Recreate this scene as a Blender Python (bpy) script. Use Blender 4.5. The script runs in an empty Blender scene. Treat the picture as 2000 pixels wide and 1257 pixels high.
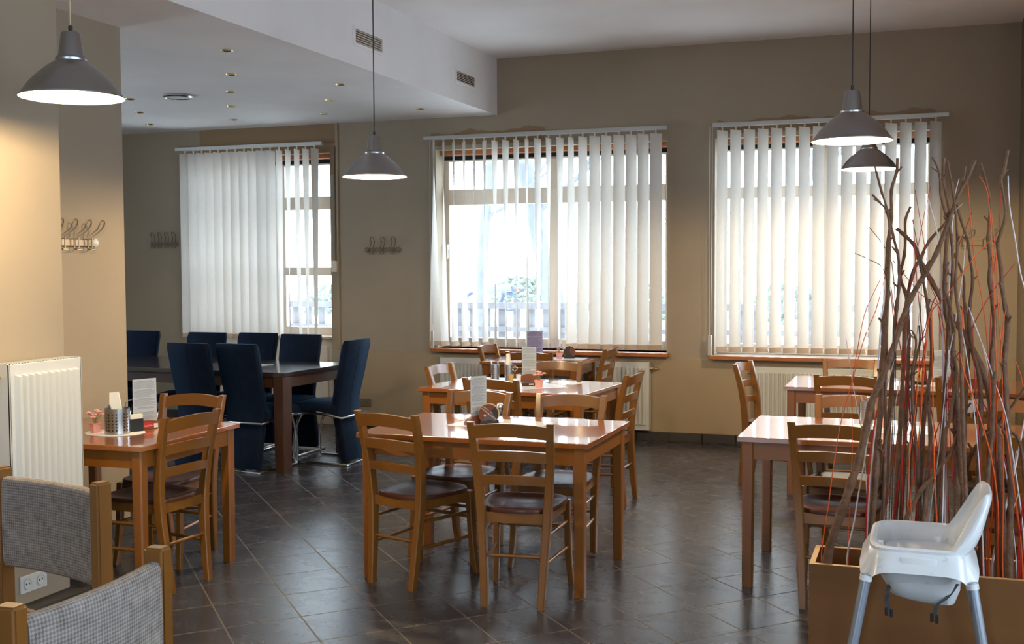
import bpy, bmesh, math, random
from mathutils import Vector, Matrix
random.seed(7)
sc = bpy.context.scene
COL = sc.collection

# ---------------------------------------------------------------- camera, world, daylight, exposure
def setup_camera():
    f = 2225.8
    yaw, pitch, roll = math.radians(19.723), math.radians(-2.884), math.radians(-.2756)
    fw = Vector((-math.sin(yaw) * math.cos(pitch), math.cos(yaw) * math.cos(pitch), math.sin(pitch)))
    r = Vector((math.cos(yaw), math.sin(yaw), 0))
    u = r.cross(fw)
    r2 = r * math.cos(roll) + u * math.sin(roll)
    u2 = r2.cross(fw)
    cd = bpy.data.cameras.new('camera'); cam = bpy.data.objects.new('camera', cd)
    COL.objects.link(cam)
    cd.sensor_width = 36; cd.lens = f / 2000 * 36; cd.clip_end = 300; cd.clip_start = .05
    M = Matrix((r2, u2, -fw)).transposed().to_4x4()
    M.translation = Vector((0, 0, 1.6))
    cam.matrix_world = M
    sc.camera = cam
setup_camera()

EXPOSURE = 0.80
WORLD = 7.0
sc.view_settings.view_transform = 'Standard'
sc.view_settings.look = 'None'
sc.view_settings.exposure = EXPOSURE
sc.view_settings.gamma = 1
sc.view_settings.use_curve_mapping = False
w = bpy.data.worlds.new('overcast sky'); sc.world = w; w.use_nodes = True
bg = w.node_tree.nodes['Background']
bg.inputs[0].default_value = (.74, .87, 1.0, 1); bg.inputs[1].default_value = WORLD
cy = sc.cycles
cy.use_denoising = True
cy.max_bounces = 10; cy.diffuse_bounces = 5; cy.glossy_bounces = 4; cy.transmission_bounces = 6; cy.transparent_max_bounces = 24
cy.caustics_reflective = True; cy.caustics_refractive = False
cy.sample_clamp_indirect = 6.0

def portal(name, loc, rot, sx, sy):
    l = bpy.data.lights.new(name, 'AREA'); l.shape = 'RECTANGLE'; l.size = sx; l.size_y = sy; l.energy = 1
    l.cycles.is_portal = True
    o = bpy.data.objects.new(name, l); COL.objects.link(o); o.location = loc; o.rotation_euler = rot
WY = 10.13   # room face of the window wall
for nm, x0, x1 in (('daylight_portal', -7.2, -5.53), ('daylight_portal', -4.4, -2.15), ('daylight_portal', -1.7, .12)):
    portal(nm, ((x0 + x1) / 2, WY + .45, 1.75), (math.radians(-90), 0, 0), x1 - x0, 2.0)
# windows of the room behind and beside the camera
RW = [(-2.6, -.9), (-.2, 1.5), (2.2, 3.9)]      # openings in the right wall (Y ranges), X = 2.6
FW = [(-2.4, -.9)]               # opening in the wall behind the camera, Y = -3.5
LW = [(5.9, 7.5)]                 # unseen opening added in the alcove's far left wall to brighten the ceiling, X = -9
for a, b in LW: portal('daylight_portal', (-9.3, (a + b) / 2, 1.75), (0, math.radians(-90), 0), 1.9, b - a)
for a, b in RW: portal('daylight_portal', (2.9, (a + b) / 2, 1.75), (0, math.radians(90), 0), 1.9, b - a)
for a, b in FW: portal('daylight_portal', ((a + b) / 2, -3.8, 1.75), (math.radians(90), 0, 0), b - a, 1.9)

# ---------------------------------------------------------------- materials
MATS = {}
def srgb(r, g, b):
    def c(v):
        v /= 255
        return v / 12.92 if v <= .04045 else ((v + .055) / 1.055) ** 2.4
    return (c(r), c(g), c(b), 1)
def mat(name, col, rough=.5, metal=0, coat=0, coat_rough=.1, spec=.5, noise=0, nscale=20, stretch=(1, 1, 1), col2=None, bump=0, bscale=60, sheen=0, alpha=1, trans=0):
    m = bpy.data.materials.new(name); m.use_nodes = True; MATS[name] = m
    nt = m.node_tree; N = nt.nodes; L = nt.links; p = N['Principled BSDF']
    p.inputs['Base Color'].default_value = col; p.inputs['Roughness'].default_value = rough; p.inputs['Metallic'].default_value = metal
    p.inputs['Coat Weight'].default_value = coat; p.inputs['Coat Roughness'].default_value = coat_rough
    p.inputs['Specular IOR Level'].default_value = spec
    p.inputs['Sheen Weight'].default_value = sheen
    p.inputs['Transmission Weight'].default_value = trans
    if noise or bump or col2:
        tc = N.new('ShaderNodeTexCoord'); mp = N.new('ShaderNodeMapping'); mp.inputs['Scale'].default_value = stretch
        L.new(tc.outputs['Object'], mp.inputs[0])
    if noise or col2:
        n = N.new('ShaderNodeTexNoise'); n.inputs['Scale'].default_value = nscale; n.inputs['Detail'].default_value = 5
        L.new(mp.outputs[0], n.inputs['Vector'])
        mx = N.new('ShaderNodeMix'); mx.data_type = 'RGBA'
        mr = N.new('ShaderNodeMapRange'); mr.inputs[1].default_value = .3; mr.inputs[2].default_value = .7
        L.new(n.outputs[0], mr.inputs[0]); L.new(mr.outputs[0], mx.inputs[0])
        c2 = col2 if col2 else tuple(v * (1 - noise) for v in col[:3]) + (1,)
        mx.inputs[6].default_value = col; mx.inputs[7].default_value = c2
        L.new(mx.outputs[2], p.inputs['Base Color'])
    if bump:
        n2 = N.new('ShaderNodeTexNoise'); n2.inputs['Scale'].default_value = bscale; n2.inputs['Detail'].default_value = 3
        L.new(mp.outputs[0], n2.inputs['Vector'])
        b = N.new('ShaderNodeBump'); b.inputs['Strength'].default_value = bump; b.inputs['Distance'].default_value = .01
        L.new(n2.outputs[0], b.inputs['Height']); L.new(b.outputs[0], p.inputs['Normal'])
    return m
def emis(name, col, s):
    m = bpy.data.materials.new(name); m.use_nodes = True; MATS[name] = m
    p = m.node_tree.nodes['Principled BSDF']; p.inputs['Base Color'].default_value = col
    p.inputs['Emission Color'].default_value = col; p.inputs['Emission Strength'].default_value = s
    return m

def wall_mat(name, col, patches):
    m = bpy.data.materials.new(name); m.use_nodes = True; MATS[name] = m
    nt = m.node_tree; N = nt.nodes; L = nt.links; p = N['Principled BSDF']; p.inputs['Roughness'].default_value = .85
    p.inputs['Specular IOR Level'].default_value = .25
    g = N.new('ShaderNodeNewGeometry')
    n = N.new('ShaderNodeTexNoise'); n.inputs['Scale'].default_value = 1.1; n.inputs['Detail'].default_value = 6
    L.new(g.outputs['Position'], n.inputs['Vector'])
    mr = N.new('ShaderNodeMapRange'); mr.inputs[1].default_value = .35; mr.inputs[2].default_value = .7
    L.new(n.outputs[0], mr.inputs[0])
    mx = N.new('ShaderNodeMix'); mx.data_type = 'RGBA'; mx.inputs[6].default_value = col
    mx.inputs[7].default_value = tuple(v * .90 for v in col[:3]) + (1,)
    L.new(mr.outputs[0], mx.inputs[0])
    out = mx.outputs[2]
    def math_(op, a, b=None):
        k = N.new('ShaderNodeMath'); k.operation = op
        for i, v in enumerate((a, b)):
            if v is None: continue
            if isinstance(v, (int, float)): k.inputs[i].default_value = v
            else: L.new(v, k.inputs[i])
        return k.outputs[0]
    if patches:
        # bare darker plaster left above the blind rails, with a ragged edge
        sx = N.new('ShaderNodeSeparateXYZ'); L.new(g.outputs['Position'], sx.inputs[0])
        n3 = N.new('ShaderNodeTexNoise'); n3.inputs['Scale'].default_value = 2.6; n3.inputs['Detail'].default_value = 4
        L.new(g.outputs['Position'], n3.inputs['Vector'])
        n3b = math_('MULTIPLY', math_('SUBTRACT', n3.outputs[0], .5), .22)
        zz = math_('SUBTRACT', sx.outputs[2], n3b)
        zin = math_('MULTIPLY', math_('LESS_THAN', zz, 2.865), math_('GREATER_THAN', sx.outputs[2], 2.74))
        tot = None
        for a, b in ((-4.45, -3.3), (-1.7, .1)):
            xi = math_('MULTIPLY', math_('GREATER_THAN', sx.outputs[0], a), math_('LESS_THAN', sx.outputs[0], b))
            q = math_('MULTIPLY', xi, zin)
            tot = q if tot is None else math_('MAXIMUM', tot, q)
        # whole bay above the left window was left in the old darker colour
        bay = math_('MULTIPLY', math_('GREATER_THAN', sx.outputs[0], -7.07), math_('LESS_THAN', sx.outputs[0], -5.49))
        bay = math_('MULTIPLY', bay, math_('GREATER_THAN', sx.outputs[2], 2.5))
        tot = math_('MAXIMUM', tot, bay)
        mx2 = N.new('ShaderNodeMix'); mx2.data_type = 'RGBA'
        L.new(math_('MULTIPLY', tot, .7), mx2.inputs[0]); L.new(out, mx2.inputs[6]); mx2.inputs[7].default_value = srgb(140, 108, 74)
        out = mx2.outputs[2]
    L.new(out, p.inputs['Base Color'])
    n2 = N.new('ShaderNodeTexNoise'); n2.inputs['Scale'].default_value = 90; n2.inputs['Detail'].default_value = 3
    L.new(g.outputs['Position'], n2.inputs['Vector'])
    b = N.new('ShaderNodeBump'); b.inputs['Strength'].default_value = .12; b.inputs['Distance'].default_value = .004
    L.new(n2.outputs[0], b.inputs['Height']); L.new(b.outputs[0], p.inputs['Normal'])
    return m

def floor_mat():
    m = bpy.data.materials.new('floor tiles'); m.use_nodes = True; MATS['floor'] = m
    nt = m.node_tree; N = nt.nodes; L = nt.links; p = N['Principled BSDF']
    g = N.new('ShaderNodeNewGeometry')
    ox, oy = -3.4032, 5.82735
    a, b, c, d = .2489, .2372, -.2689, .2503      # columns e1, e2
    det = a * d - b * c
    rows = ((d / det, -b / det), (-c / det, a / det))
    def M(op, x, y=None):
        k = N.new('ShaderNodeMath'); k.operation = op
        for i, v in enumerate((x, y)):
            if v is None: continue
            if isinstance(v, (int, float)): k.inputs[i].default_value = v
            else: L.new(v, k.inputs[i])
        return k.outputs[0]
    sx = N.new('ShaderNodeSeparateXYZ'); L.new(g.outputs['Position'], sx.inputs[0])
    X = M('SUBTRACT', sx.outputs[0], ox); Y = M('SUBTRACT', sx.outputs[1], oy)
    uv = [M('ADD', M('MULTIPLY', X, r[0]), M('MULTIPLY', Y, r[1])) for r in rows]
    fl = [M('FLOOR', t) for t in uv]
    fr = [M('FRACT', t) for t in uv]
    ed = [M('MINIMUM', t, M('SUBTRACT', 1.0, t)) for t in fr]
    e = M('MINIMUM', ed[0], ed[1])
    grout = M('LESS_THAN', e, .0100)
    cmb = N.new('ShaderNodeCombineXYZ'); L.new(fl[0], cmb.inputs[0]); L.new(fl[1], cmb.inputs[1])
    wn = N.new('ShaderNodeTexWhiteNoise'); L.new(cmb.outputs[0], wn.inputs['Vector'])
    n = N.new('ShaderNodeTexNoise'); n.inputs['Scale'].default_value = 3.5; n.inputs['Detail'].default_value = 8; n.inputs['Roughness'].default_value = .65
    mp = N.new('ShaderNodeMapping'); mp.inputs['Rotation'].default_value = (0, 0, math.radians(46)); mp.inputs['Scale'].default_value = (1, 2, 1)
    L.new(g.outputs['Position'], mp.inputs[0]); L.new(mp.outputs[0], n.inputs['Vector'])
    v = M('ADD', M('MULTIPLY', wn.outputs[0], .35), M('MULTIPLY', n.outputs[0], .75))
    cr = N.new('ShaderNodeValToRGB'); cr.color_ramp.elements[0].color = srgb(44, 43, 48); cr.color_ramp.elements[1].color = srgb(62, 60, 66)
    L.new(v, cr.inputs[0])
    mx = N.new('ShaderNodeMix'); mx.data_type = 'RGBA'; L.new(grout, mx.inputs[0]); L.new(cr.outputs[0], mx.inputs[6])
    mx.inputs[7].default_value = srgb(90, 82, 76)
    L.new(mx.outputs[2], p.inputs['Base Color'])
    r = M('ADD', M('MULTIPLY', n.outputs[0], .10), .22)
    r = M('ADD', r, M('MULTIPLY', grout, .4))
    L.new(r, p.inputs['Roughness'])
    p.inputs['Specular IOR Level'].default_value = .5
    bh = M('MULTIPLY', M('MINIMUM', e, .012), 60.0)
    bh = M('ADD', bh, M('MULTIPLY', n.outputs[0], .02))
    bp = N.new('ShaderNodeBump'); bp.inputs['Strength'].default_value = .35; bp.inputs['Distance'].default_value = .002
    L.new(bh, bp.inputs['Height']); L.new(bp.outputs[0], p.inputs['Normal'])
    return m

def weave_mat():
    m = bpy.data.materials.new('grey basket weave fabric'); m.use_nodes = True; MATS['weave'] = m
    nt = m.node_tree; N = nt.nodes; L = nt.links; p = N['Principled BSDF']; p.inputs['Roughness'].default_value = .9
    p.inputs['Specular IOR Level'].default_value = .2
    tc = N.new('ShaderNodeTexCoord'); mp = N.new('ShaderNodeMapping'); L.new(tc.outputs['UV'], mp.inputs[0])
    mp.inputs['Rotation'].default_value = (0, 0, math.radians(45)); mp.inputs['Scale'].default_value = (150, 150, 150)
    ck = N.new('ShaderNodeTexChecker'); ck.inputs['Scale'].default_value = 1.0; L.new(mp.outputs[0], ck.inputs[0])
    ck.inputs[1].default_value = srgb(148, 133, 122); ck.inputs[2].default_value = srgb(84, 72, 68)
    n = N.new('ShaderNodeTexNoise'); n.inputs['Scale'].default_value = 40; L.new(tc.outputs['Object'], n.inputs['Vector'])
    mx = N.new('ShaderNodeMix'); mx.data_type = 'RGBA'; mx.inputs[0].default_value = .25
    L.new(ck.outputs[0], mx.inputs[6]); L.new(n.outputs[0], mx.inputs[7]); L.new(mx.outputs[2], p.inputs['Base Color'])
    vo = N.new('ShaderNodeTexVoronoi'); vo.inputs['Scale'].default_value = 1.0; L.new(mp.outputs[0], vo.inputs['Vector'])
    try: vo.inputs['Randomness'].default_value = 0
    except Exception: pass
    b = N.new('ShaderNodeBump'); b.inputs['Strength'].default_value = .6; b.inputs['Distance'].default_value = .002; b.invert = True
    L.new(vo.outputs[0], b.inputs['Height']); L.new(b.outputs[0], p.inputs['Normal'])
    return m

def blind_mat(name, col):
    m = bpy.data.materials.new(name); m.use_nodes = True; MATS[name] = m
    nt = m.node_tree; N = nt.nodes; L = nt.links; N.remove(N['Principled BSDF']); o = N['Material Output']
    g = N.new('ShaderNodeNewGeometry'); n = N.new('ShaderNodeTexNoise'); n.inputs['Scale'].default_value = 30; n.inputs['Detail'].default_value = 4
    mp = N.new('ShaderNodeMapping'); mp.inputs['Scale'].default_value = (14, 14, .8); L.new(g.outputs['Position'], mp.inputs[0]); L.new(mp.outputs[0], n.inputs['Vector'])
    mr = N.new('ShaderNodeMapRange'); mr.inputs[3].default_value = .85; mr.inputs[4].default_value = 1.08
    L.new(n.outputs[0], mr.inputs[0])
    mx = N.new('ShaderNodeMix'); mx.data_type = 'RGBA'; mx.blend_type = 'MULTIPLY'; mx.inputs[0].default_value = 1; mx.inputs[6].default_value = col
    L.new(mr.outputs[0], mx.inputs[7])
    d = N.new('ShaderNodeBsdfDiffuse'); t = N.new('ShaderNodeBsdfTranslucent'); ms = N.new('ShaderNodeMixShader')
    L.new(mx.outputs[2], d.inputs[0]); L.new(mx.outputs[2], t.inputs[0]); ms.inputs[0].default_value = .07
    L.new(d.outputs[0], ms.inputs[1]); L.new(t.outputs[0], ms.inputs[2]); L.new(ms.outputs[0], o.inputs[0])
    return m

def glass_mat():
    m = bpy.data.materials.new('window glass'); m.use_nodes = True; MATS['glass'] = m
    nt = m.node_tree; N = nt.nodes; L = nt.links; N.remove(N['Principled BSDF']); o = N['Material Output']
    t = N.new('ShaderNodeBsdfTransparent'); t.inputs[0].default_value = (.93, .96, .97, 1)
    gl = N.new('ShaderNodeBsdfGlossy'); gl.inputs['Roughness'].default_value = .02
    ms = N.new('ShaderNodeMixShader'); ms.inputs[0].default_value = .06
    L.new(t.outputs[0], ms.inputs[1]); L.new(gl.outputs[0], ms.inputs[2]); L.new(ms.outputs[0], o.inputs[0])
    return m

WALLC = srgb(163, 148, 129)
wall_mat('wall', WALLC, True); wall_mat('wall_plain', WALLC, False)
wall_mat('wall_low', srgb(168, 149, 124), False)
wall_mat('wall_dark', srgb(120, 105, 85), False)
wall_mat('ceil', srgb(240, 236, 236), False)
floor_mat(); weave_mat(); glass_mat(); blind_mat('blind', (.70, .655, .605, 1)); blind_mat('blind_hem', (.50, .38, .28, 1))
mat('wood', srgb(134, 85, 28), .38, coat=.5, coat_rough=.18, noise=.28, nscale=6, stretch=(1, 1, .12) , bump=.02)
mat('wood_rail', srgb(132, 83, 28), .38, coat=.5, coat_rough=.18, noise=.28, nscale=6, stretch=(.15, 1, 1))
mat('seatwood', srgb(80, 38, 22), .45, spec=.3, coat=.25, coat_rough=.2, noise=.35, nscale=8, stretch=(1, .15, 1))
mat('tabletop', srgb(152, 84, 28), .3, coat=1, coat_rough=.05, noise=.18, nscale=7, stretch=(.12, 1, 1))
mat('tablewood', srgb(142, 84, 24), .38, coat=.4, coat_rough=.2, noise=.25, nscale=6, stretch=(1, 1, .15))
mat('darktop', srgb(52, 36, 34), .28, coat=.7, coat_rough=.12, noise=.4, nscale=6, stretch=(.15, 1, 1))
mat('darkwood', srgb(70, 42, 26), .5, noise=.4, nscale=8, stretch=(1, 1, .15))
mat('velvet', srgb(4, 18, 42), .8, sheen=.16, noise=.5, nscale=14, spec=.15)
mat('chrome', (.75, .76, .78, 1), .14, 1)
mat('steel', (.52, .52, .52, 1), .3, 1, noise=.1)
mat('shade_metal', (.36, .355, .36, 1), .28, 1); MATS['shade_metal'].node_tree.nodes['Principled BSDF'].inputs['Anisotropic'].default_value = .7
mat('shade_inner', (.92, .90, .84, 1), .6)
mat('black', (.012, .012, .014, 1), .5)
mat('dark_hole', (.01, .01, .01, 1), .9)
mat('cord_beige', srgb(200, 180, 140), .6)
mat('white_enamel', srgb(206, 206, 204), .35, coat=.3)
mat('white_plastic', srgb(226, 226, 226), .32, coat=.3, noise=.04, nscale=8)
mat('grey_tube', srgb(160, 168, 182), .35, .6)
mat('upvc', srgb(214, 200, 184), .45)
mat('ledge', srgb(178, 106, 52), .4, coat=.3, noise=.25, nscale=5, stretch=(.15, 1, 1))
mat('alu', srgb(190, 188, 186), .45, .5)
mat('brass', (.62, .46, .2, 1), .3, 1)
mat('baseboard', srgb(62, 58, 56), .5, noise=.3, nscale=6)
mat('paper', srgb(224, 222, 226), .7)
mat('mat_paper', srgb(238, 238, 240), .35, coat=.6, coat_rough=.12)
mat('print', srgb(186, 183, 192), .8)
mat('lilac', srgb(190, 178, 214), .7)
mat('print_dark', srgb(142, 130, 172), .8)
MATS['acrylic'] = MATS['glass']
mat('mount_wood', srgb(120, 62, 30), .4, coat=.3)
mat('pink', srgb(226, 160, 152), .6); mat('petal', srgb(238, 170, 176), .7); mat('petal_yellow', srgb(236, 206, 100), .7)
mat('petal_lilac', srgb(196, 160, 200), .7); mat('petal_orange', srgb(236, 150, 70), .7); mat('stem', srgb(140, 150, 80), .7)
mat('napkin', srgb(240, 236, 224), .8); mat('straw', srgb(200, 158, 80), .6)
mat('red_label', srgb(190, 24, 44), .5); mat('text_white', srgb(236, 226, 214), .6)
mat('coaster_brown', srgb(112, 62, 46), .7); mat('coaster_dark', srgb(54, 48, 46), .7); mat('coaster_grey', srgb(92, 84, 84), .7); mat('coaster_edge', srgb(214, 184, 140), .8)
mat('snack', srgb(70, 34, 24), .5)
mat('bark', srgb(128, 92, 68), .8, noise=.45, nscale=30, bump=.5, bscale=90)
mat('cane_red', srgb(176, 22, 20), .55); mat('cane_orange', srgb(224, 88, 24), .55); mat('cane_white', srgb(216, 208, 214), .55); mat('cane_dark', srgb(60, 44, 40), .6)
mat('planter', srgb(124, 80, 36), .5, noise=.16, nscale=8, stretch=(.1, 1, 1))
mat('planter_edge', srgb(196, 146, 88), .5)
mat('soil', srgb(52, 38, 28), .95)
mat('strap', srgb(60, 64, 70), .7)
mat('outdoor_ground', srgb(238, 238, 236), .9, noise=.1, nscale=.5)
mat('fence_wood', srgb(128, 126, 132), .8, noise=.2, nscale=6)
mat('tree_bark', srgb(102, 102, 108), .9, noise=.3, nscale=4)
mat('leafage', srgb(112, 120, 108), .9, noise=.4, nscale=3)
mat('moto_dark', srgb(50, 60, 76), .6); mat('moto_cover', srgb(100, 106, 116), .7)
mat('painted_metal', srgb(120, 106, 88), .5); mat('rack_metal', srgb(150, 132, 112), .4, .6)
mat('bulb_glow', (1, 1, 1, 1))
emis('bulb', (1.0, .86, .62, 1), 14)
def dirty_white():
    m = MATS['white_plastic']; nt = m.node_tree; N = nt.nodes; L = nt.links; p = N['Principled BSDF']
    tc = N.new('ShaderNodeTexCoord'); n = N.new('ShaderNodeTexNoise'); n.inputs['Scale'].default_value = 16; n.inputs['Detail'].default_value = 8; n.inputs['Roughness'].default_value = .75
    L.new(tc.outputs['Object'], n.inputs['Vector'])
    cr = N.new('ShaderNodeValToRGB'); cr.color_ramp.elements[0].position = .58; cr.color_ramp.elements[0].color = srgb(224, 226, 230)
    cr.color_ramp.elements[1].position = .78; cr.color_ramp.elements[1].color = srgb(165, 165, 158)
    L.new(n.outputs[0], cr.inputs[0]); L.new(cr.outputs[0], p.inputs['Base Color'])
dirty_white()

# ---------------------------------------------------------------- object helpers
def tag(o, label=None, cat=None, group=None, kind=None):
    if label: o['label'] = label
    if cat: o['category'] = cat
    if group: o['group'] = group
    if kind: o['kind'] = kind
    return o
def thing(name, label, cat, loc=(0, 0, 0), rz=0, group=None):
    o = bpy.data.objects.new(name, None); o.empty_display_size = .1; COL.objects.link(o)
    o.location = loc; o.rotation_euler = (0, 0, rz)
    return tag(o, label, cat, group)
def put(name, bm, m, parent=None, smooth=None):
    me = bpy.data.meshes.new(name)
    bmesh.ops.recalc_face_normals(bm, faces=bm.faces)
    bm.to_mesh(me); bm.free()
    for x in (m if isinstance(m, (list, tuple)) else [m]): me.materials.append(MATS[x])
    if smooth is not None:
        try:
            for pl in me.polygons: pl.use_smooth = True
            me.set_sharp_from_angle(angle=math.radians(smooth))
        except Exception: pass
    o = bpy.data.objects.new(name, me); COL.objects.link(o)
    if parent: o.parent = parent
    return o
def copy_tree(o, parent=None):
    c = o.copy(); COL.objects.link(c)
    if parent is not None: c.parent = parent
    for ch in list(o.children): copy_tree(ch, c)
    return c
def place(o, loc, rz=0, label=None, group=None):
    o.location = loc; o.rotation_euler = (0, 0, rz)
    if label: o['label'] = label
    if group: o['group'] = group
    return o
class Once:
    """hands out the prototype first, then linked copies of it"""
    def __init__(s, o): s.o = o; s.used = False
    def get(s):
        if not s.used: s.used = True; return s.o
        return copy_tree(s.o)
def BM(): return bmesh.new()
def box(bm, x0, x1, y0, y1, z0, z1, bev=0, mi=0, M=None):
    t = bmesh.new()
    bmesh.ops.create_cube(t, size=1, matrix=Matrix.Translation(((x0 + x1) / 2, (y0 + y1) / 2, (z0 + z1) / 2)) @ Matrix.Diagonal((abs(x1 - x0), abs(y1 - y0), abs(z1 - z0), 1)))
    if bev: bmesh.ops.bevel(t, geom=t.edges[:], offset=bev, segments=2, affect='EDGES', profile=.5)
    join(bm, t, mi, M)
def join(bm, t, mi=0, M=None):
    if M is not None: bmesh.ops.transform(t, matrix=M, verts=t.verts)
    vm = {}
    for v in t.verts: vm[v] = bm.verts.new(v.co)
    for f in t.faces:
        try:
            nf = bm.faces.new([vm[v] for v in f.verts]); nf.material_index = mi
        except ValueError: pass
    t.free()
def rings(bm, rs, cap=True, close=True, mi=0):
    """loft equal-length rings"""
    V = [[bm.verts.new(p) for p in r] for r in rs]
    n = len(V[0])
    for a, b in zip(V, V[1:]):
        for i in range(n if close else n - 1):
            j = (i + 1) % n
            f = bm.faces.new((a[i], a[j], b[j], b[i])); f.material_index = mi
    if cap and close:
        for r in (V[0], V[-1]):
            try: bm.faces.new(r).material_index = mi
            except ValueError: pass
    return V
def lathe(bm, prof, seg=24, c=(0, 0, 0), mi=0, cap=False):
    rs = [[(c[0] + r * math.cos(2 * math.pi * i / seg), c[1] + r * math.sin(2 * math.pi * i / seg), c[2] + z) for i in range(seg)] for r, z in prof]
    rings(bm, rs, cap=cap, mi=mi)
def tube(bm, pts, r, seg=8, mi=0, up=Vector((0, 0, 1)), cap=True):
    P = [Vector(p) for p in pts]; n = len(P)
    R = r if isinstance(r, (list, tuple)) else [r] * n
    rs = []; prev = None
    for i in range(n):
        t = (P[min(i + 1, n - 1)] - P[max(i - 1, 0)]).normalized()
        if prev is None:
            a = up if abs(t.dot(up)) < .95 else Vector((1, 0, 0))
            u = t.cross(a).normalized()
        else:
            u = (prev - t * prev.dot(t)).normalized()
        prev = u; v = t.cross(u)
        rs.append([P[i] + (u * math.cos(2 * math.pi * k / seg) + v * math.sin(2 * math.pi * k / seg)) * R[i] for k in range(seg)])
    rings(bm, rs, cap=cap, mi=mi)
def rectsweep(bm, pts, wx, wy, mi=0):
    """vertical-ish post: rectangular sections in XY at each point"""
    rs = []
    n = len(pts)
    for i, p in enumerate(pts):
        a = (wx[i] if isinstance(wx, (list, tuple)) else wx) / 2; b = (wy[i] if isinstance(wy, (list, tuple)) else wy) / 2
        c = min(a, b) * .25
        x, y, z = p
        rs.append([(x - a + c, y - b, z), (x + a - c, y - b, z), (x + a, y - b + c, z), (x + a, y + b - c, z), (x + a - c, y + b, z), (x - a + c, y + b, z), (x - a, y + b - c, z), (x - a, y - b + c, z)])
    rings(bm, rs, mi=mi)
def smoothpts(pts, k=4):
    P = [Vector(p) for p in pts]; out = []
    for i in range(len(P) - 1):
        p0, p1, p2, p3 = P[max(i - 1, 0)], P[i], P[i + 1], P[min(i + 2, len(P) - 1)]
        for j in range(k):
            t = j / k
            out.append(.5 * ((2 * p1) + (-p0 + p2) * t + (2 * p0 - 5 * p1 + 4 * p2 - p3) * t * t + (-p0 + 3 * p1 - 3 * p2 + p3) * t ** 3))
    out.append(P[-1]); return out
R_ = math.radians

MATS['velvet'].node_tree.nodes['Principled BSDF'].inputs['Sheen Tint'].default_value = (.08, .32, .7, 1)
for _m in ('tabletop', 'darktop'): MATS[_m].node_tree.nodes['Principled BSDF'].inputs['Coat IOR'].default_value = 2.0
# ---------------------------------------------------------------- the room
ZC, ZS, XS = 3.53, 3.005, -3.77     # high ceiling, low ceiling, soffit face
bm = BM(); box(bm, -9.2, 2.9, -3.8, WY + .25, -.1, 0); tag(put('floor', bm, 'floor'), kind='structure')
bm = BM(); box(bm, -9.2, 2.9, -3.8, WY + .3, ZC, ZC + .15); box(bm, -9.2, XS, -3.8, WY, ZS, ZC + .01)
tag(put('ceiling', bm, 'ceil'), kind='structure')
# window openings: x0, x1, z0, z1
WIN = {1: (-7.12, -5.55, .88, 2.72), 2: (-4.40, -2.15, .80, 2.70), 3: (-1.72, .10, .79, 2.70)}
bm = BM()
y0, y1 = WY, WY + .3
xs = [-9.2]
for k in (1, 2, 3):
    a, b, z0, z1 = WIN[k]
    box(bm, xs[-1], a, y0, y1, 0, ZC); box(bm, a, b, y0, y1, z1, ZC)
    if k != 1: box(bm, a, b, y0, y1, 0, z0)
    xs.append(b)
box(bm, xs[-1], 2.9, y0, y1, 0, ZC)
box(bm, WIN[1][0], WIN[1][1], y0 + .03, y1, 0, .10)
tag(put('wall_back', bm, 'wall'), kind='structure')
# thicker lower wall under the sills
bm = BM()
box(bm, -5.42, .744, WY - .025, WY + .01, .08, .752, .004)
tag(put('trim_1', bm, 'wall_low'), kind='structure')
bm = BM()
for i in range(22):
    x = -5.42 + i * .30
    if x > .7: break
    box(bm, x + .003, min(x + .297, .744), WY - .04, WY, 0, .08, .002)
box(bm, -9.2, -7.15, WY - .02, WY, 0, .08)
tag(put('baseboard_back', bm, 'baseboard'), kind='structure')
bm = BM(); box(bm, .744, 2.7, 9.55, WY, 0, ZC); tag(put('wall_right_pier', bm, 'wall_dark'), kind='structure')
def wall_open(name, axis, c0, c1, lo, hi, ops, m):
    bm = BM(); p = lo
    def bx(a, b, z0, z1):
        if axis == 'x': box(bm, c0, c1, a, b, z0, z1)
        else: box(bm, a, b, c0, c1, z0, z1)
    for a, b in ops:
        bx(p, a, 0, ZC); bx(a, b, 0, .8); bx(a, b, 2.7, ZC); p = b
    bx(p, hi, 0, ZC)
    return tag(put(name, bm, m), kind='structure')
wall_open('wall_right', 'x', 2.6, 2.9, -3.8, WY + .3, RW, 'wall_plain')
wall_open('wall_front', 'y', -3.8, -3.5, -9.2, 2.9, FW, 'wall_plain')
wall_open('wall_left_far', 'x', -9.3, -9.0, -3.8, WY + .3, LW, 'wall_plain')
bm = BM(); box(bm, -9.1, -4.46, 3.9, 5.62, 0, ZC - .002, .004); tag(put('wall_left', bm, 'wall_plain'), kind='structure')
bm = BM(); box(bm, -5.2, -3.74, -.9, 4.27, 0, ZC - .002, .004); tag(put('wall_left_pier', bm, 'wall_plain'), kind='structure')
bm = BM(); box(bm, -3.75, -3.645, 3.91, 4.275, 0, .10, .003); tag(put('baseboard_left', bm, 'baseboard'), kind='structure')
bm = BM(); box(bm, -4.46, -4.445, 4.27, 5.62, 0, .08, .002); tag(put('baseboard_left_rear', bm, 'baseboard'), kind='structure')

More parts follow.
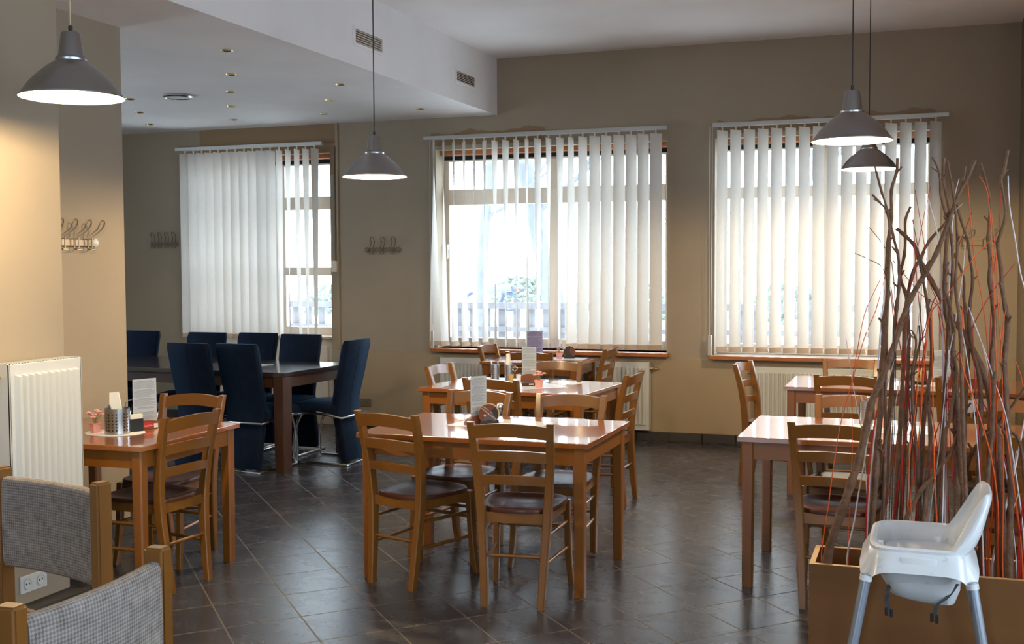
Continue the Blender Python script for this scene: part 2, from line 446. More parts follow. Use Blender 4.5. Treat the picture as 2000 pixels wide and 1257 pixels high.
# windows: frame + panes + sill + handle, panes set .22 m back in the wall
YF = WY + .19
def window(k, mull, rails, name, sill=True):
    a, b, z0, z1 = WIN[k]
    bm = BM(); fw = .055; d0, d1 = YF, YF + .07
    box(bm, a, a + fw, d0, d1, z0, z1, .004); box(bm, b - fw, b, d0, d1, z0, z1, .004)
    zb = z0 if k != 1 else .10
    box(bm, a + fw, b - fw, d0, d1, z0, z0 + .09, .004); box(bm, a + fw, b - fw, d0, d1, z1 - .10, z1, .004)
    for (ra, rb) in rails: box(bm, a + fw, b - fw, d0 - .01, d1, ra, rb, .004)
    for (ma, mb) in mull:
        box(bm, ma, mb, d0 - .005, d1, z0 + .09, z1 - .10, .004)
    root = tag(put(name, bm, 'upvc'), kind='structure')
    bm = BM(); box(bm, a + fw, b - fw, YF + .03, YF + .036, z0 + .05, z1 - .05); put('pane', bm, 'glass', root)
    # roller shutter rail across the head of the opening
    bm = BM(); box(bm, a, b, WY + .10, YF + .02, z1 - .045, z1, .004); put('head_board', bm, 'ledge', root)
    bm = BM(); box(bm, a, b, YF - .02, YF, z1 - .085, z1 - .05); put('shutter_slot', bm, 'dark_hole', root)
    if sill:
        bm = BM(); box(bm, a - .03, b + .03, WY - .12, YF + .01, z0 - .035, z0, .006); put('window_sill', bm, 'ledge', root)
    bm = BM(); box(bm, a + .035, a + .05, YF - .03, YF, z0 + .95, z0 + 1.0, .003); box(bm, a + .035, a + .05, YF - .04, YF - .025, z0 + .86, z0 + 1.0, .003); put('handle', bm, 'white_enamel', root)
    return root
window(1, [(-6.30, -6.18)], [(2.17, 2.30), (1.50, 1.58)], 'window_1', False)
window(2, [(-3.32, -3.23)], [(2.18, 2.33)], 'window_2')
window(3, [(-.84, -.76)], [(2.18, 2.28)], 'window_3')
bm = BM(); a, b, z0, z1 = WIN[1]
box(bm, a, b, WY + .1, WY + .16, .10, z0, .003); box(bm, a + .1, b - .1, WY + .085, WY + .1, .2, z0 - .1, .004); box(bm, a, b, WY + .06, WY + .2, z0 - .02, z0 + .005, .003)
tag(put('window_1_lower_panel', bm, 'upvc'), kind='structure')
for kk, (a, b) in enumerate(RW + FW + LW):  # the alcove window here is unseen, added for extra daylight on the low ceiling
    bm = BM(); g = BM()
    if kk < 3 or kk > 3:
        sx_ = 0 if kk < 3 else -11.86
        for ya, yb, za, zb in ((a, a + .06, .8, 2.7), (b - .06, b, .8, 2.7), (a, b, .8, .88), (a, b, 2.62, 2.7), ((a + b) / 2 - .04, (a + b) / 2 + .04, .88, 2.62)): box(bm, 2.7 + sx_, 2.77 + sx_, ya, yb, za, zb)
        box(g, 2.73 + sx_, 2.736 + sx_, a, b, .8, 2.7)
    else:
        for ya, yb, za, zb in ((a, a + .06, .8, 2.7), (b - .06, b, .8, 2.7), (a, b, .8, .88), (a, b, 2.62, 2.7), ((a + b) / 2 - .04, (a + b) / 2 + .04, .88, 2.62)): box(bm, ya, yb, -3.67, -3.6, za, zb)
        box(g, a, b, -3.64, -3.634, .8, 2.7)
    r = tag(put('window_%d' % (4 + kk), bm, 'upvc'), kind='structure'); put('pane', g, 'glass', r)

# ---------------------------------------------------------------- vertical blinds
def blind(label, x0, x1, ztop, zbot, slats, wand=None, cord=None):
    YB = WY - .075
    root = thing('vertical_blind', label, 'window blind', ((x0 + x1) / 2, YB, ztop)); cx = (x0 + x1) / 2
    bm = BM(); box(bm, x0 - cx, x1 - cx, -.022, .022, 0, .036, .004); put('headrail', bm, 'alu', root)
    for s in range(2):
        pass
    bm = BM()
    for q in (.12, .5, .88): box(bm, x0 + (x1 - x0) * q - cx - .012, x0 + (x1 - x0) * q - cx + .012, .02, .078, .005, .03)
    put('bracket', bm, 'alu', root)
    va0 = math.atan2(cx, YB)
    prev = None; chain = []
    for i, (x, pt, pb, wob) in enumerate(slats):
        az = math.atan2(x, YB)           # the sight line only sets the twist the photo shows
        bm = BM(); n = 14; W = .127
        rows = []
        L = ztop - .03 - zbot
        for j in range(n + 1):
            f = j / n
            if f > .965: f2 = 1
            phi = R_(pt + (pb - pt) * f)
            th = math.pi / 2 - az - phi
            z = -.03 - L * f
            dx, dy = math.cos(th), math.sin(th)
            bow = .006
            ox = wob * f * f
            rows.append([(x - cx + ox + dx * W * u + -dy * bow * (1 - 4 * u * u), dy * W * u + dx * bow * (1 - 4 * u * u), z) for u in (-.5, -.25, 0, .25, .5)])
        V = [[bm.verts.new(p) for p in r] for r in rows]
        for a, b in zip(V, V[1:]):
            for k in range(4): bm.faces.new((a[k], a[k + 1], b[k + 1], b[k]))
        me = put('slat', bm, 'blind', root, 60)
        # weighted hem
        bm = BM(); r0 = [Vector(p) for p in rows[-1]]
        e = (r0[4] - r0[0]).normalized(); nn = Vector((-e.y, e.x, 0)) * .0035
        box_pts = []
        for z in (0, .045):
            box_pts.append([r0[0] + nn + Vector((0, 0, z)), r0[4] + nn + Vector((0, 0, z)), r0[4] - nn + Vector((0, 0, z)), r0[0] - nn + Vector((0, 0, z))])
        rings(bm, box_pts); put('hem', bm, 'blind_hem', me)
        bm = BM(); box(bm, x - cx - .006, x - cx + .006, -.006, .006, -.032, .002); put('carrier', bm, 'upvc', root)
        chain.append((r0[0] + Vector((0, 0, .03)), r0[4] + Vector((0, 0, .03))))
    bm = BM()
    for (a, b), (c, d) in zip(chain, chain[1:]):
        s, e = b, c
        m = (s + e) / 2 - Vector((0, 0, .02)); tube(bm, [s, m, e], .0014, 5)
    put('bead_chain', bm, 'white_enamel', root)
    if cord is not None:
        bm = BM(); c0 = cord - cx
        tube(bm, [(c0 - .012, -.02, 0), (c0 - .014, -.025, -1.0), (c0 - .008, -.02, -1.83)], .0022, 6)
        tube(bm, [(c0 + .012, -.02, 0), (c0 + .01, -.02, -.9), (c0 + .004, -.02, -1.75)], .0022, 6)
        put('pull_cord', bm, 'white_enamel', root)
        bm = BM(); box(bm, c0 - .02, c0 + .012, -.035, -.005, -2.0, -1.82, .004); put('cord_weight', bm, 'alu', root)
    return root
def zx(k, zoomx, x0, s):   # picture measure along the rail turned into metres on the wall
    return None
# left blind: nearly closed on the left, turned open on the right
S1 = []
for i in range(16):
    x = -7.20 + i * .1015
    if i < 10: S1.append((x, 62, 66, 0))
    else: S1.append((x, [50, 32, 27, 26, 32, 38][i - 10], [46, 20, -10, 14, 6, 12][i - 10], [0, 0, 0, .02, 0, -.01][i - 10]))
blind('beige vertical blind at the left window behind the blue chairs, mostly closed', -7.31, -5.59, 2.79, .86, S1)
S2 = []
P2 = [(-4.39, -8, 62), (-4.29, -10, 36), (-4.185, -13, 33), (-4.08, -14, 33), (-3.977, -15, 31), (-3.873, -17, 30), (-3.77, 27, -15), (-3.662, 31, -9), (-3.555, 27, -12), (-3.452, 17, -18), (-3.345, 31, 12),
      (-3.24, 24, -11), (-3.13, 33, -9), (-3.025, 24, 52), (-2.913, 39, 59), (-2.80, 48, 62), (-2.69, 46, 62), (-2.575, 50, 62), (-2.462, 52, 62), (-2.35, 52, 60), (-2.235, 58, 64)]
for i, (x, a, b) in enumerate(P2): S2.append((x, a, b, .0))
blind('beige vertical blind at the middle window with twisted slats half open', -4.49, -2.13, 2.79, .825, S2, cord=-4.41)
S3 = [(-1.645 + i * .1165, 47 + (i * 37 % 5) - 2, 50 + (i * 53 % 5) - 2, 0) for i in range(16)]
blind('beige vertical blind at the right window with evenly turned slats', -1.73, .205, 2.79, .825, S3, cord=-1.74)

# ---------------------------------------------------------------- radiators
def radiator(label, x0, x1, y, z0, z1, loc=(0, 0, 0), rz=0, valve='r', depth=.075, group=None):
    """front face looks to -Y in its own frame"""
    root = thing('radiator', label, 'radiator', loc, rz, group)
    bm = BM(); box(bm, x0, x1, y - depth, y - depth + .012, z0, z1, .003); box(bm, x0, x1, y - .025, y - .012, z0 + .01, z1 - .01)
    box(bm, x0, x0 + .006, y - depth, y, z0, z1); box(bm, x1 - .006, x1, y - depth, y, z0, z1)
    put('panel', bm, 'white_enamel', root)
    bm = BM(); n = max(1, round((x1 - x0 - .05) / .038)); p = (x1 - x0 - .05) / n
    for i in range(n):
        xa = x0 + .025 + p * i + p * .26; xb = x0 + .025 + p * (i + 1) - p * .26
        yf = y - depth
        r = [[(xa - .007, yf + .001, z), (xa + .002, yf - .022, z + s), (xb - .002, yf - .022, z + s), (xb + .007, yf + .001, z)] for z, s in ((z0 + .045, .008), (z1 - .045, -.008))]
        rings(bm, r)
    put('ribs', bm, 'white_enamel', root)
    bm = BM()
    box(bm, x0, x1, y - depth + .01, y - depth + .014, z1 - .004, z1 + .004)
    k = x0 + .01
    while k < x1 - .01:
        box(bm, k, k + .009, y - depth + .01, y - .01, z1 - .004, z1 + .003); k += .018
    put('top_grille', bm, 'white_enamel', root)
    vx = x1 if valve == 'r' else x0; s = 1 if valve == 'r' else -1
    v = BM(); Mx = Matrix.Translation((vx, y - depth * .45, z1 - .055)) @ Matrix.Rotation(R_(90 * s), 4, 'Y')
    t = BM(); lathe(t, [(.0, 0), (.012, 0), (.012, .02), (.020, .022), (.022, .035), (.018, .037), (.011, .04), (.011, .055), (.014, .057), (.012, .068), (0, .068)], 14); join(v, t, 0, Mx)
    put('valve', v, 'brass', root, 40)
    return root
radiator('long white panel radiator under the middle window', -4.33, -2.286, WY - .03, .10, .715, valve='r')
radiator('cream panel radiator under the right window behind the rear table', -1.35, .3, WY - .03, .10, .70, valve='l')
radiator('white ribbed panel radiator on the lamplit pillar at the left edge', -.22, .22, 0, .35, 1.185, loc=(-3.735, 4.03, 0), rz=R_(90), valve='l', depth=.105)

# ---------------------------------------------------------------- wall fittings
def rack(name, label, loc, rz, w, n, m, disc=True):
    root = thing(name, label, 'coat rack', loc, rz)
    bm = BM()
    for z in (.02, -.02): tube(bm, [(-w / 2, -.012, z), (w / 2, -.012, z)], .003, 6)
    box(bm, -w / 2, w / 2, -.006, 0, -.018, .018)
    put('bar', bm, m, root, 40)
    for i in range(n):
        x = -w / 2 + w * (i + .5) / n
        bm = BM()
        d = .018
        pts = [(x - d, -.02, -.035), (x - d, -.02, .03), (x - d + .035, -.06, .075)]
        arc = [(x + .035 + .02 * math.cos(a), -.075 - .012 * math.sin(a), .1 + .026 * math.sin(a)) for a in [math.pi - k * math.pi / 6 for k in range(7)]]
        pts2 = [(x + d + .035, -.06, .075), (x + d, -.02, .03), (x + d, -.02, -.035)]
        tube(bm, pts + arc + pts2, .0042, 7)
        tube(bm, [(x - d, -.02, -.035), (x - d, -.04, -.04), (x + d, -.04, -.04), (x + d, -.02, -.035)], .0042, 7)
        put('hook', bm, m, root, 40)
    if disc:
        for s in (-1, 1):
            bm = BM(); t = BM(); lathe(t, [(0, 0), (.026, 0), (.026, .008), (.018, .016), (0, .018)], 18); join(bm, t, 0, Matrix.Translation((s * w / 2, -.004, 0)) @ Matrix.Rotation(R_(90), 4, 'X'))
            put('mounting_disc', bm, 'white_enamel' if disc == 'w' else m, root, 40)
    return root
rack('coat_rack', 'wire coat rack with white end disc on the left wall behind the radiator', (-4.46, 5.13, 1.735), R_(90), .44, 4, 'rack_metal', 'w')
rack('coat_rack', 'small grey coat rack on the wall between left and middle windows', (-4.975, WY, 1.75), 0, .34, 3, 'painted_metal', True)
rack('coat_rack', 'faint wall coloured coat rack left of the left window', (-7.53, WY, 1.83), 0, .35, 4, 'painted_metal', False)
rack('coat_rack', 'wall coloured rack behind the tall twigs right of the right window', (.41, WY, 1.76), 0, .32, 2, 'wall_low', False)

def vent(label, y0, y1, z0, z1, dark):
    root = thing('air_vent', label, 'air vent', (XS, (y0 + y1) / 2, (z0 + z1) / 2)); h = (y1 - y0) / 2; k = (z1 - z0) / 2; e = .022
    bm = BM(); box(bm, -.004, .012, -h - e, h + e, k, k + e, .002); box(bm, -.004, .012, -h - e, h + e, -k - e, -k, .002); box(bm, -.004, .012, -h - e, -h, -k, k, .002); box(bm, -.004, .012, h, h + e, -k, k, .002)
    put('frame', bm, 'ceil', root)
    bm = BM(); box(bm, -.001, .002, -h, h, -k, k); put('opening', bm, dark, root)
    n = 6
    for i in range(n):
        z = -k + (i + .5) * 2 * k / n; bm = BM()
        box(bm, -.006, .006, -h, h, -.0016, .0016, M=Matrix.Translation((.006, 0, z)) @ Matrix.Rotation(R_(35), 4, 'Y')); put('slat', bm, 'upvc', root)
vent('larger air vent on the soffit face, nearer the camera', 7.26, 7.69, 3.165, 3.262, 'painted_metal')
vent('smaller dark-slotted air vent on the soffit face near the window wall', 9.12, 9.54, 3.178, 3.262, 'dark_hole')

def downlight():
    root = thing('downlight', 'x', 'ceiling light')
    bm = BM(); lathe(bm, [(.026, -.004), (.030, -.008), (.040, -.006), (.042, 0), (.026, 0)], 20); put('ring', bm, 'brass', root, 40)
    bm = BM(); lathe(bm, [(0, -.002), (.027, -.002)], 16); put('lamp', bm, 'steel', root)
    return root
dl = Once(downlight())
DL = [((-4.281, 6.451), 'recessed brass downlight in the low ceiling, topmost in the picture'), ((-4.785, 7.265), 'recessed brass downlight, second down the long row on the low ceiling'),
      ((-5.266, 7.983), 'recessed brass downlight, third down the long row on the low ceiling'), ((-5.736, 8.693), 'recessed brass downlight, fourth down the long row on the low ceiling'),
      ((-6.238, 9.485), 'recessed downlight at the far end of the long row, above the left blind'),
      ((-4.258, 7.958), 'recessed downlight left of the middle pendant cord, nearest of three'), ((-4.753, 8.68), 'recessed downlight left of the middle pendant cord, second of three'), ((-5.234, 9.446), 'recessed downlight left of the middle pendant cord, farthest of three'),
      ((-4.258, 9.46), 'single recessed downlight near the lower corner of the soffit'),
      ((-6.273, 8.013), 'recessed downlight left of the round ceiling disc, nearest of three'), ((-6.736, 8.73), 'recessed downlight left of the round ceiling disc, second of three'), ((-7.199, 9.485), 'recessed downlight left of the round ceiling disc, by the far wall')]
for (x, y), l in DL: place(dl.get(), (x, y, ZS), 0, l, 'downlights in the low ceiling')
root = thing('ceiling_speaker', 'round white and chrome ceiling disc among the downlights', 'ceiling speaker', (-5.777, 7.991, ZS))
bm = BM(); lathe(bm, [(.105, 0), (.12, -.004), (.122, -.014), (.108, -.024), (.104, -.02)], 32); put('rim', bm, 'chrome', root, 40)
bm = BM(); lathe(bm, [(0, -.018), (.105, -.018)], 32); put('cover', bm, 'ceil', root)
# strap box and guide beside left window
root = thing('shutter_strap_box', 'small beige strap box at the end of a strip beside the left window', 'strap box', (-5.50, WY, 1.59))
bm = BM(); box(bm, -.03, .03, -.035, 0, -.055, .055, .006); put('housing', bm, 'upvc', root)
bm = BM(); box(bm, -.006, .006, -.012, 0, .055, 1.19); put('strap', bm, 'painted_metal', root)
bm = BM(); box(bm, -5.475, -5.455, WY - .016, WY, .76, ZS, .003); tag(put('trim_2', bm, 'wall_low'), kind='structure')
def socket(label, loc, rz, n, m='white_enamel'):
    root = thing('wall_socket', label, 'socket', loc, rz)
    bm = BM(); box(bm, -.04 * n, .04 * n, -.012, 0, -.04, .04, .004); put('plate', bm, m, root)
    for i in range(n):
        x = (i - (n - 1) / 2) * .08; bm = BM()
        t = BM(); lathe(t, [(.026, 0), (.026, .003), (.02, .003), (.019, -.006), (0, -.006)], 18); join(bm, t, 0, Matrix.Translation((x, -.0145, 0)) @ Matrix.Rotation(R_(90), 4, 'X')); put('outlet', bm, m, root, 40)
        bm = BM(); box(bm, x - .012, x - .006, -.0125, -.0115, -.004, .004); box(bm, x + .006, x + .012, -.0125, -.0115, -.004, .004); put('pin_hole', bm, 'dark_hole', root)
socket('painted double wall socket low on the wall behind the blue end chair', (-5.19, WY - .025, .24), 0, 2, 'painted_metal')
socket('white double wall socket low on the pillar, seen under the grey chair back', (-3.74, 4.03, .19), R_(90), 2)

# ---------------------------------------------------------------- pendant lamps
def pendant():
    root = thing('pendant_lamp', 'x', 'pendant lamp')     # origin at the rim
    prof = [(.190, 0), (.188, .006), (.178, .022), (.160, .048), (.140, .070), (.114, .095), (.086, .118), (.059, .135)]
    bm = BM(); lathe(bm, [(.1935, -.002), (.1935, .003)] + prof[1:] + [(.0575, .137), (.0585, .145), (.055, .151), (.0495, .153), (.0485, .158)] , 48)
    put('bell', bm, 'shade_metal', root, 35)
    bm = BM(); lathe(bm, [(.1925, -.002), (.186, .004), (.174, .020), (.157, .045), (.137, .067), (.111, .092), (.083, .115), (.056, .131), (.0, .132)], 48); put('inner_lining', bm, 'shade_inner', root, 60)
    bm = BM(); lathe(bm, [(.0485, .157), (.047, .160), (.0355, .240), (.031, .246), (.0, .248)], 32); put('neck', bm, 'shade_metal', root, 35)
    bm = BM(); lathe(bm, [(.008, .250), (.0085, .268), (.004, .272), (0, .272)], 12); put('cord_grip', bm, 'black', root, 35)
    bm = BM(); t = BM(); bmesh.ops.create_uvsphere(t, u_segments=16, v_segments=10, radius=.03); join(bm, t, 0, Matrix.Translation((0, 0, .065))); tube(bm, [(0, 0, .09), (0, 0, .14)], .014, 10); put('bulb', bm, 'bulb', root, 60)
    return root
pl = Once(pendant())
LAMP_W = 30
LAMPS = [((-3.07, 3.58, 2.248), 'brushed metal pendant lamp at the upper left in front of the pillar', 'cord_beige', ZC, 2.0),
         ((-3.116, 6.243, 2.134), 'brushed metal pendant lamp hanging left of the middle window', 'black', ZC, .12),
         ((-.327, 5.887, 2.2), 'larger looking of two overlapping pendant lamps on the right, in front', 'black', ZC, .12),
         ((-.35, 8.38, 2.254), 'rear pendant lamp partly hidden by the one in front, before the right window', 'black', ZC, .12)]
for loc, l, cm, zt, f in LAMPS:
    o = place(pl.get(), loc, 0, l, 'metal pendant lamps')
    bm = BM(); tube(bm, [(0, 0, .27), (0, 0, zt - loc[2])], .0035 if cm == 'black' else .003, 6); put('cord', bm, cm, o)
    ld = bpy.data.lights.new('lamp_light', 'POINT'); ld.energy = LAMP_W * f; ld.color = (1.0, .76, .42); ld.shadow_soft_size = .035
    lo = bpy.data.objects.new('lamp_light', ld); COL.objects.link(lo); lo.parent = o; lo.location = (0, 0, .028)
# ---------------------------------------------------------------- wooden restaurant chairs
def make_chair():
    root = thing('dining_chair', 'x', 'chair')
    for s in (-1, 1):
        P = smoothpts([(s * .135, -.222, 0), (s * .145, -.197, .2), (s * .160, -.180, .43), (s * .176, -.200, .66), (s * .190, -.252, .872)], 4)
        n = len(P)
        bm = BM(); rectsweep(bm, P, [.034 + .004 * math.sin(math.pi * i / n) for i in range(n)], [.034 + .014 * math.sin(math.pi * i / (n - 1)) for i in range(n)])
        put('leg', bm, 'wood', root, 40)
    for s in (-1, 1):
        P = smoothpts([(s * .195, .218, 0), (s * .186, .196, .16), (s * .180, .180, .438)], 4)
        bm = BM(); rectsweep(bm, P, [.028 + .008 * i / (len(P) - 1) for i in range(len(P))], [.028 + .010 * i / (len(P) - 1) for i in range(len(P))])
        put('leg', bm, 'wood', root, 40)
    # three curved back rails
    for z0, z1, xw, yb, arch in ((.796, .860, .188, -.243, .018), (.682, .730, .178, -.214, .011), (.570, .613, .170, -.196, .010)):
        bm = BM(); n = 12; rs = []
        for i in range(n + 1):
            u = -1 + 2 * i / n; x = u * xw; y = yb - .030 * (1 - u * u) + (0 if z0 > .7 else 0)
            zt = z1 + arch * (1 - u * u) - (.006 if z0 > .79 else 0); zb = z0 + arch * .9 * (1 - u * u) + (0 if z0 < .79 else -.004)
            sl = .012 if z0 > .79 else .004
            rs.append([(x, y - .009, zb), (x, y + .009, zb), (x, y + .009 - sl, zt), (x, y - .009 - sl, zt)])
        rings(bm, rs); put('back_rail', bm, 'wood_rail', root, 40)
    # dished seat
    bm = BM(); n = 16; m = 28
    def outline(a, k):
        c, s = math.cos(a), math.sin(a)
        e = 2 / 3.4
        x = (abs(c) ** e) * (1 if c > 0 else -1); y = (abs(s) ** e) * (1 if s > 0 else -1)
        w = .192 + .020 * y
        return (x * w * k, y * .205 * k + .012)
    R = []
    for k, zf in ((1.0, 0), (1.0, .012), (.985, .020), (.9, .021), (.75, .012), (.5, .007), (.25, .006), (.06, .006)):
        R.append([(*outline(2 * math.pi * i / m, k), .437 + zf + (.0 if k > .95 else -.002 * math.sin(2 * math.pi * i / m))) for i in range(m)])
    rings(bm, R); put('seat', bm, 'seatwood', root, 50)
    bm = BM()
    box(bm, -.155, .155, .158, .176, .39, .437); box(bm, -.145, .145, -.185, -.168, .39, .437)
    for s in (-1, 1):
        t = BM(); box(t, -.009, .009, -.17, .17, .39, .437); join(bm, t, 0, Matrix.Translation((s * .163, 0, 0)) @ Matrix.Rotation(-s * .05, 4, 'Z'))
    put('seat_frame', bm, 'wood', root)
    def st(a, b): bm = BM(); tube(bm, [a, (Vector(a) + Vector(b)) / 2, b], [.008, .0095, .008], 8); put('stretcher', bm, 'wood_rail', root, 60)
    for s in (-1, 1):
        st((s * .152, -.19, .33), (s * .183, .185, .33)); st((s * .146, -.197, .20), (s * .186, .195, .20))
    st((-.148, -.192, .235), (.148, -.192, .235)); st((-.183, .187, .30), (.183, .187, .30))
    return root
ch = Once(make_chair())
G = 'wooden ladder-back chairs'
CH = [(-1.798, 5.163, 5.9, 'honey wood chair from behind, right of two before the front middle table'),
      (-2.405, 5.297, -16.7, 'honey wood chair turned askew, left of two before the front middle table'),
      (-2.412, 5.848, 173.7, 'wooden chair facing us beyond the front middle table, behind the round coasters'),
      (-1.833, 5.834, 179.5, 'wooden chair facing the camera beyond the front middle table, right one'),
      (-2.542, 7.036, -9.8, 'wooden chair seen from behind at the near side of the second middle table'),
      (-2.05, 7.455, 88.2, 'wooden chair seen side-on at the right end of the second middle table'),
      (-3.05, 7.617, -93.5, 'wooden chair with shiny top rail at the left end of the second middle table'),
      (-2.537, 7.90, 189.4, 'wooden chair facing the camera beyond the second middle table, behind the pink flower pot'),
      (-2.78, 9.61, 89.3, 'wooden chair side-on at the right end of the small middle window table'),
      (-3.072, 9.225, .9, 'dark wooden chair seen from behind at the small middle window table'),
      (-3.449, 9.653, -91.9, 'bright-railed wooden chair at the left end of the small middle window table'),
      (-.35, 5.585, -3, 'wooden chair from behind at the front right table, just left of the twigs'),
      (-.363, 6.245, 174, 'wooden chair facing the camera beyond the front right table, with pinkish sheen'),
      (-.443, 7.925, -.7, 'wooden chair from behind at the rear right table, left of the twigs'),
      (-.978, 8.422, -98.4, 'wooden chair side-on at the left end of the rear right table'),
      (-.492, 8.735, 179.9, 'wooden chair facing the camera against the right radiator beyond the rear right table'),
      (.301, 7.953, 0, 'wooden chair seen from behind at the rear right table, showing through the twigs'),
      (.42, 5.44, 4, 'wooden chair from behind at the front right table, showing through the twigs'),
      (.42, 6.30, 183, 'wooden chair facing the camera beyond the front right table, at the right picture edge'),
      (-3.643, 4.778, 84.6, 'wooden chair with its back to the aisle at the left table, nearer one'),
      (-3.877, 5.215, 183.1, 'wooden chair facing the camera beyond the left table, behind the menu card')]
for x, y, r, l in CH: place(ch.get(), (x, y, 0), R_(r), l, G)

# ---------------------------------------------------------------- wooden tables
def make_table(lx, ly, name='dining_table', label='x', leg=.058, top='tabletop', body='tablewood', h=.75, tt=.026, inset=.02, apron=.085, ai=.018):
    root = thing(name, label, 'table')
    bm = BM(); box(bm, -lx / 2, lx / 2, -ly / 2, ly / 2, h - tt, h, .003); put('tabletop', bm, top, root)
    for sx in (-1, 1):
        for sy in (-1, 1):
            bm = BM(); cx = sx * (lx / 2 - inset - leg / 2); cyy = sy * (ly / 2 - inset - leg / 2)
            rectsweep(bm, [(cx, cyy, 0), (cx, cyy, .01), (cx, cyy, h - tt)], [leg * .86, leg * .88, leg], [leg * .86, leg * .88, leg]); put('leg', bm, body, root, 40)
    z0, z1 = h - tt - apron, h - tt
    bx, by = lx / 2 - inset - ai, ly / 2 - inset - ai
    for s in (-1, 1):
        bm = BM(); box(bm, -bx + leg * .5, bx - leg * .5, s * by - .009, s * by + .009, z0, z1); put('apron', bm, body, root)
        bm = BM(); box(bm, s * bx - .009, s * bx + .009, -by + leg * .5, by - leg * .5, z0, z1); put('apron', bm, body, root)
    return root
tb = Once(make_table(1.22, .84))
GT = 'honey wood restaurant tables'
place(tb.get(), (-2.085, 5.575, 0), 0, 'glossy wooden table in the front middle, with the round coaster stand', GT)
place(tb.get(), (-2.64, 7.575, 0), R_(-4), 'glossy wooden table second in the middle row, with cutlery tins and pink pot', GT)
place(tb.get(), (-.23, 6.03, 0), 0, 'glossy wooden table at the front right, its left end clear of the twigs', GT)
place(tb.get(), (.995, 6.03, 0), 0, 'wooden table joined to the front right one, almost hidden behind the twigs', GT)
place(tb.get(), (-.27, 8.43, 0), 0, 'glossy wooden table at the rear right before the radiator', GT)
place(tb.get(), (.955, 8.43, 0), 0, 'wooden table joined to the rear right one, past the picture edge', GT)
make_table(.90, .66, label='small wooden table directly under the middle window').location = (-3.2, 9.655, 0)
place(make_table(.96, .86, label='wooden table at the left against the wall, beside the white radiator'), (-3.935, 4.845, 0), R_(1.5))
# dark long table
lt = make_table(3.1, .98, 'long_dining_table', 'long dark brown table with thick legs among the blue high-back chairs', .115, 'darktop', 'darkwood', .775, .035, .0, .085, .03)
c, s = math.cos(R_(-4)), math.sin(R_(-4))
place(lt, (-4.60 - 1.55 * c - .49 * s * 1 + 0, 7.63 - 1.55 * s + .49 * c, 0), R_(-4))

# ---------------------------------------------------------------- blue velvet chairs on chrome frames
def make_blue():
    root = thing('high_back_chair', 'x', 'chair')      # faces +Y, slab back at -Y, origin under the seat
    bm = BM(); n = 22; H = 1.0
    rs = []
    for i in range(n + 1):
        z = .025 + (H - .025) * i / n; f = i / n
        yc = -.235 + .035 * math.exp(-((z - .46) / .2) ** 2) - .075 * max(0, (z - .5) / .5) ** 1.6 - .03 * max(0, (.4 - z) / .4) ** 1.3
        hw = .195 + .012 * abs(z - .42) / .5
        hw = .180 + .018 * max(0, (z - .45) / .55)
        th = .034
        if i in (0, n): th = .024; hw -= .006
        c = .012
        rs.append([(-hw + c, yc - th, z), (hw - c, yc - th, z), (hw, yc - th + c, z), (hw, yc + th - c, z), (hw - c, yc + th, z), (-hw + c, yc + th, z), (-hw, yc + th - c, z), (-hw, yc - th + c, z)])
    rings(bm, rs); b = put('backrest', bm, 'velvet', root, 50)
    bm = BM()
    for s in (-1, 1):
        tube(bm, [(s * .001, r[0][1] + .0002 - .0 * s, r[0][2]) for r in [[(0, (q[0][1]), q[0][2])] for q in rs]][1:-1] if s == 1 else [(.0, rs[1][0][1], rs[1][0][2]), (.0, rs[2][0][1], rs[2][0][2])], .0025, 5)
    put('seam', bm, 'velvet', b)
    # seat
    bm = BM(); rs = []; m = 12
    for i in range(m + 1):
        y = -.20 + .435 * i / m; f = i / m; zt = .482 + .018 * math.sin(math.pi * f) - .012 * max(0, (f - .8) / .2) ** 2; zb = .405 + .028 * math.sin(math.pi * min(1, f * 1.0)) + (.02 if f > .95 else 0)
        hw = .198 + .01 * math.sin(math.pi * f)
        rs.append([(-hw, y, zb), (hw, y, zb), (hw + .006, y, (zb + zt) / 2), (hw, y, zt - .012), (hw - .02, y, zt), (-hw + .02, y, zt), (-hw, y, zt - .012), (-hw - .006, y, (zb + zt) / 2)])
    rings(bm, rs); put('seat', bm, 'velvet', root, 60)
    # chrome frame: one loop on the floor, uprights near the front, one loop at seat height round the back
    bm = BM(); r = .0105; w = .212
    tube(bm, [(-w, .14, .012), (-w, -.315, .012), (w, -.315, .012), (w, .14, .012)], r, 10, up=Vector((0, 0, 1))); put('floor_rail', bm, 'chrome', root, 50)
    for s in (-1, 1):
        bm = BM(); tube(bm, smoothpts([(s * w, .14, .012), (s * w, .155, .03), (s * w, .165, .15), (s * w, .14, .30), (s * w, .09, .405)], 4), r, 10); put('leg', bm, 'chrome', root, 50)
    bm = BM(); tube(bm, smoothpts([(-w, .25, .40), (-w, .1, .415), (-w, -.1, .41), (-w, -.26, .385)], 4) + [(-w, -.272, .383), (w, -.272, .383)] + smoothpts([(w, -.26, .385), (w, -.1, .41), (w, .1, .415), (w, .25, .40)], 4), r, 10); put('seat_rail', bm, 'chrome', root, 50)
    return root
bc = Once(make_blue())
GB = 'blue velvet high-back chairs'
def byback(x, y, deg):   # place by the foot of the back
    a = R_(deg); return (x + .27 * -math.sin(a), y + .27 * math.cos(a), 0), a
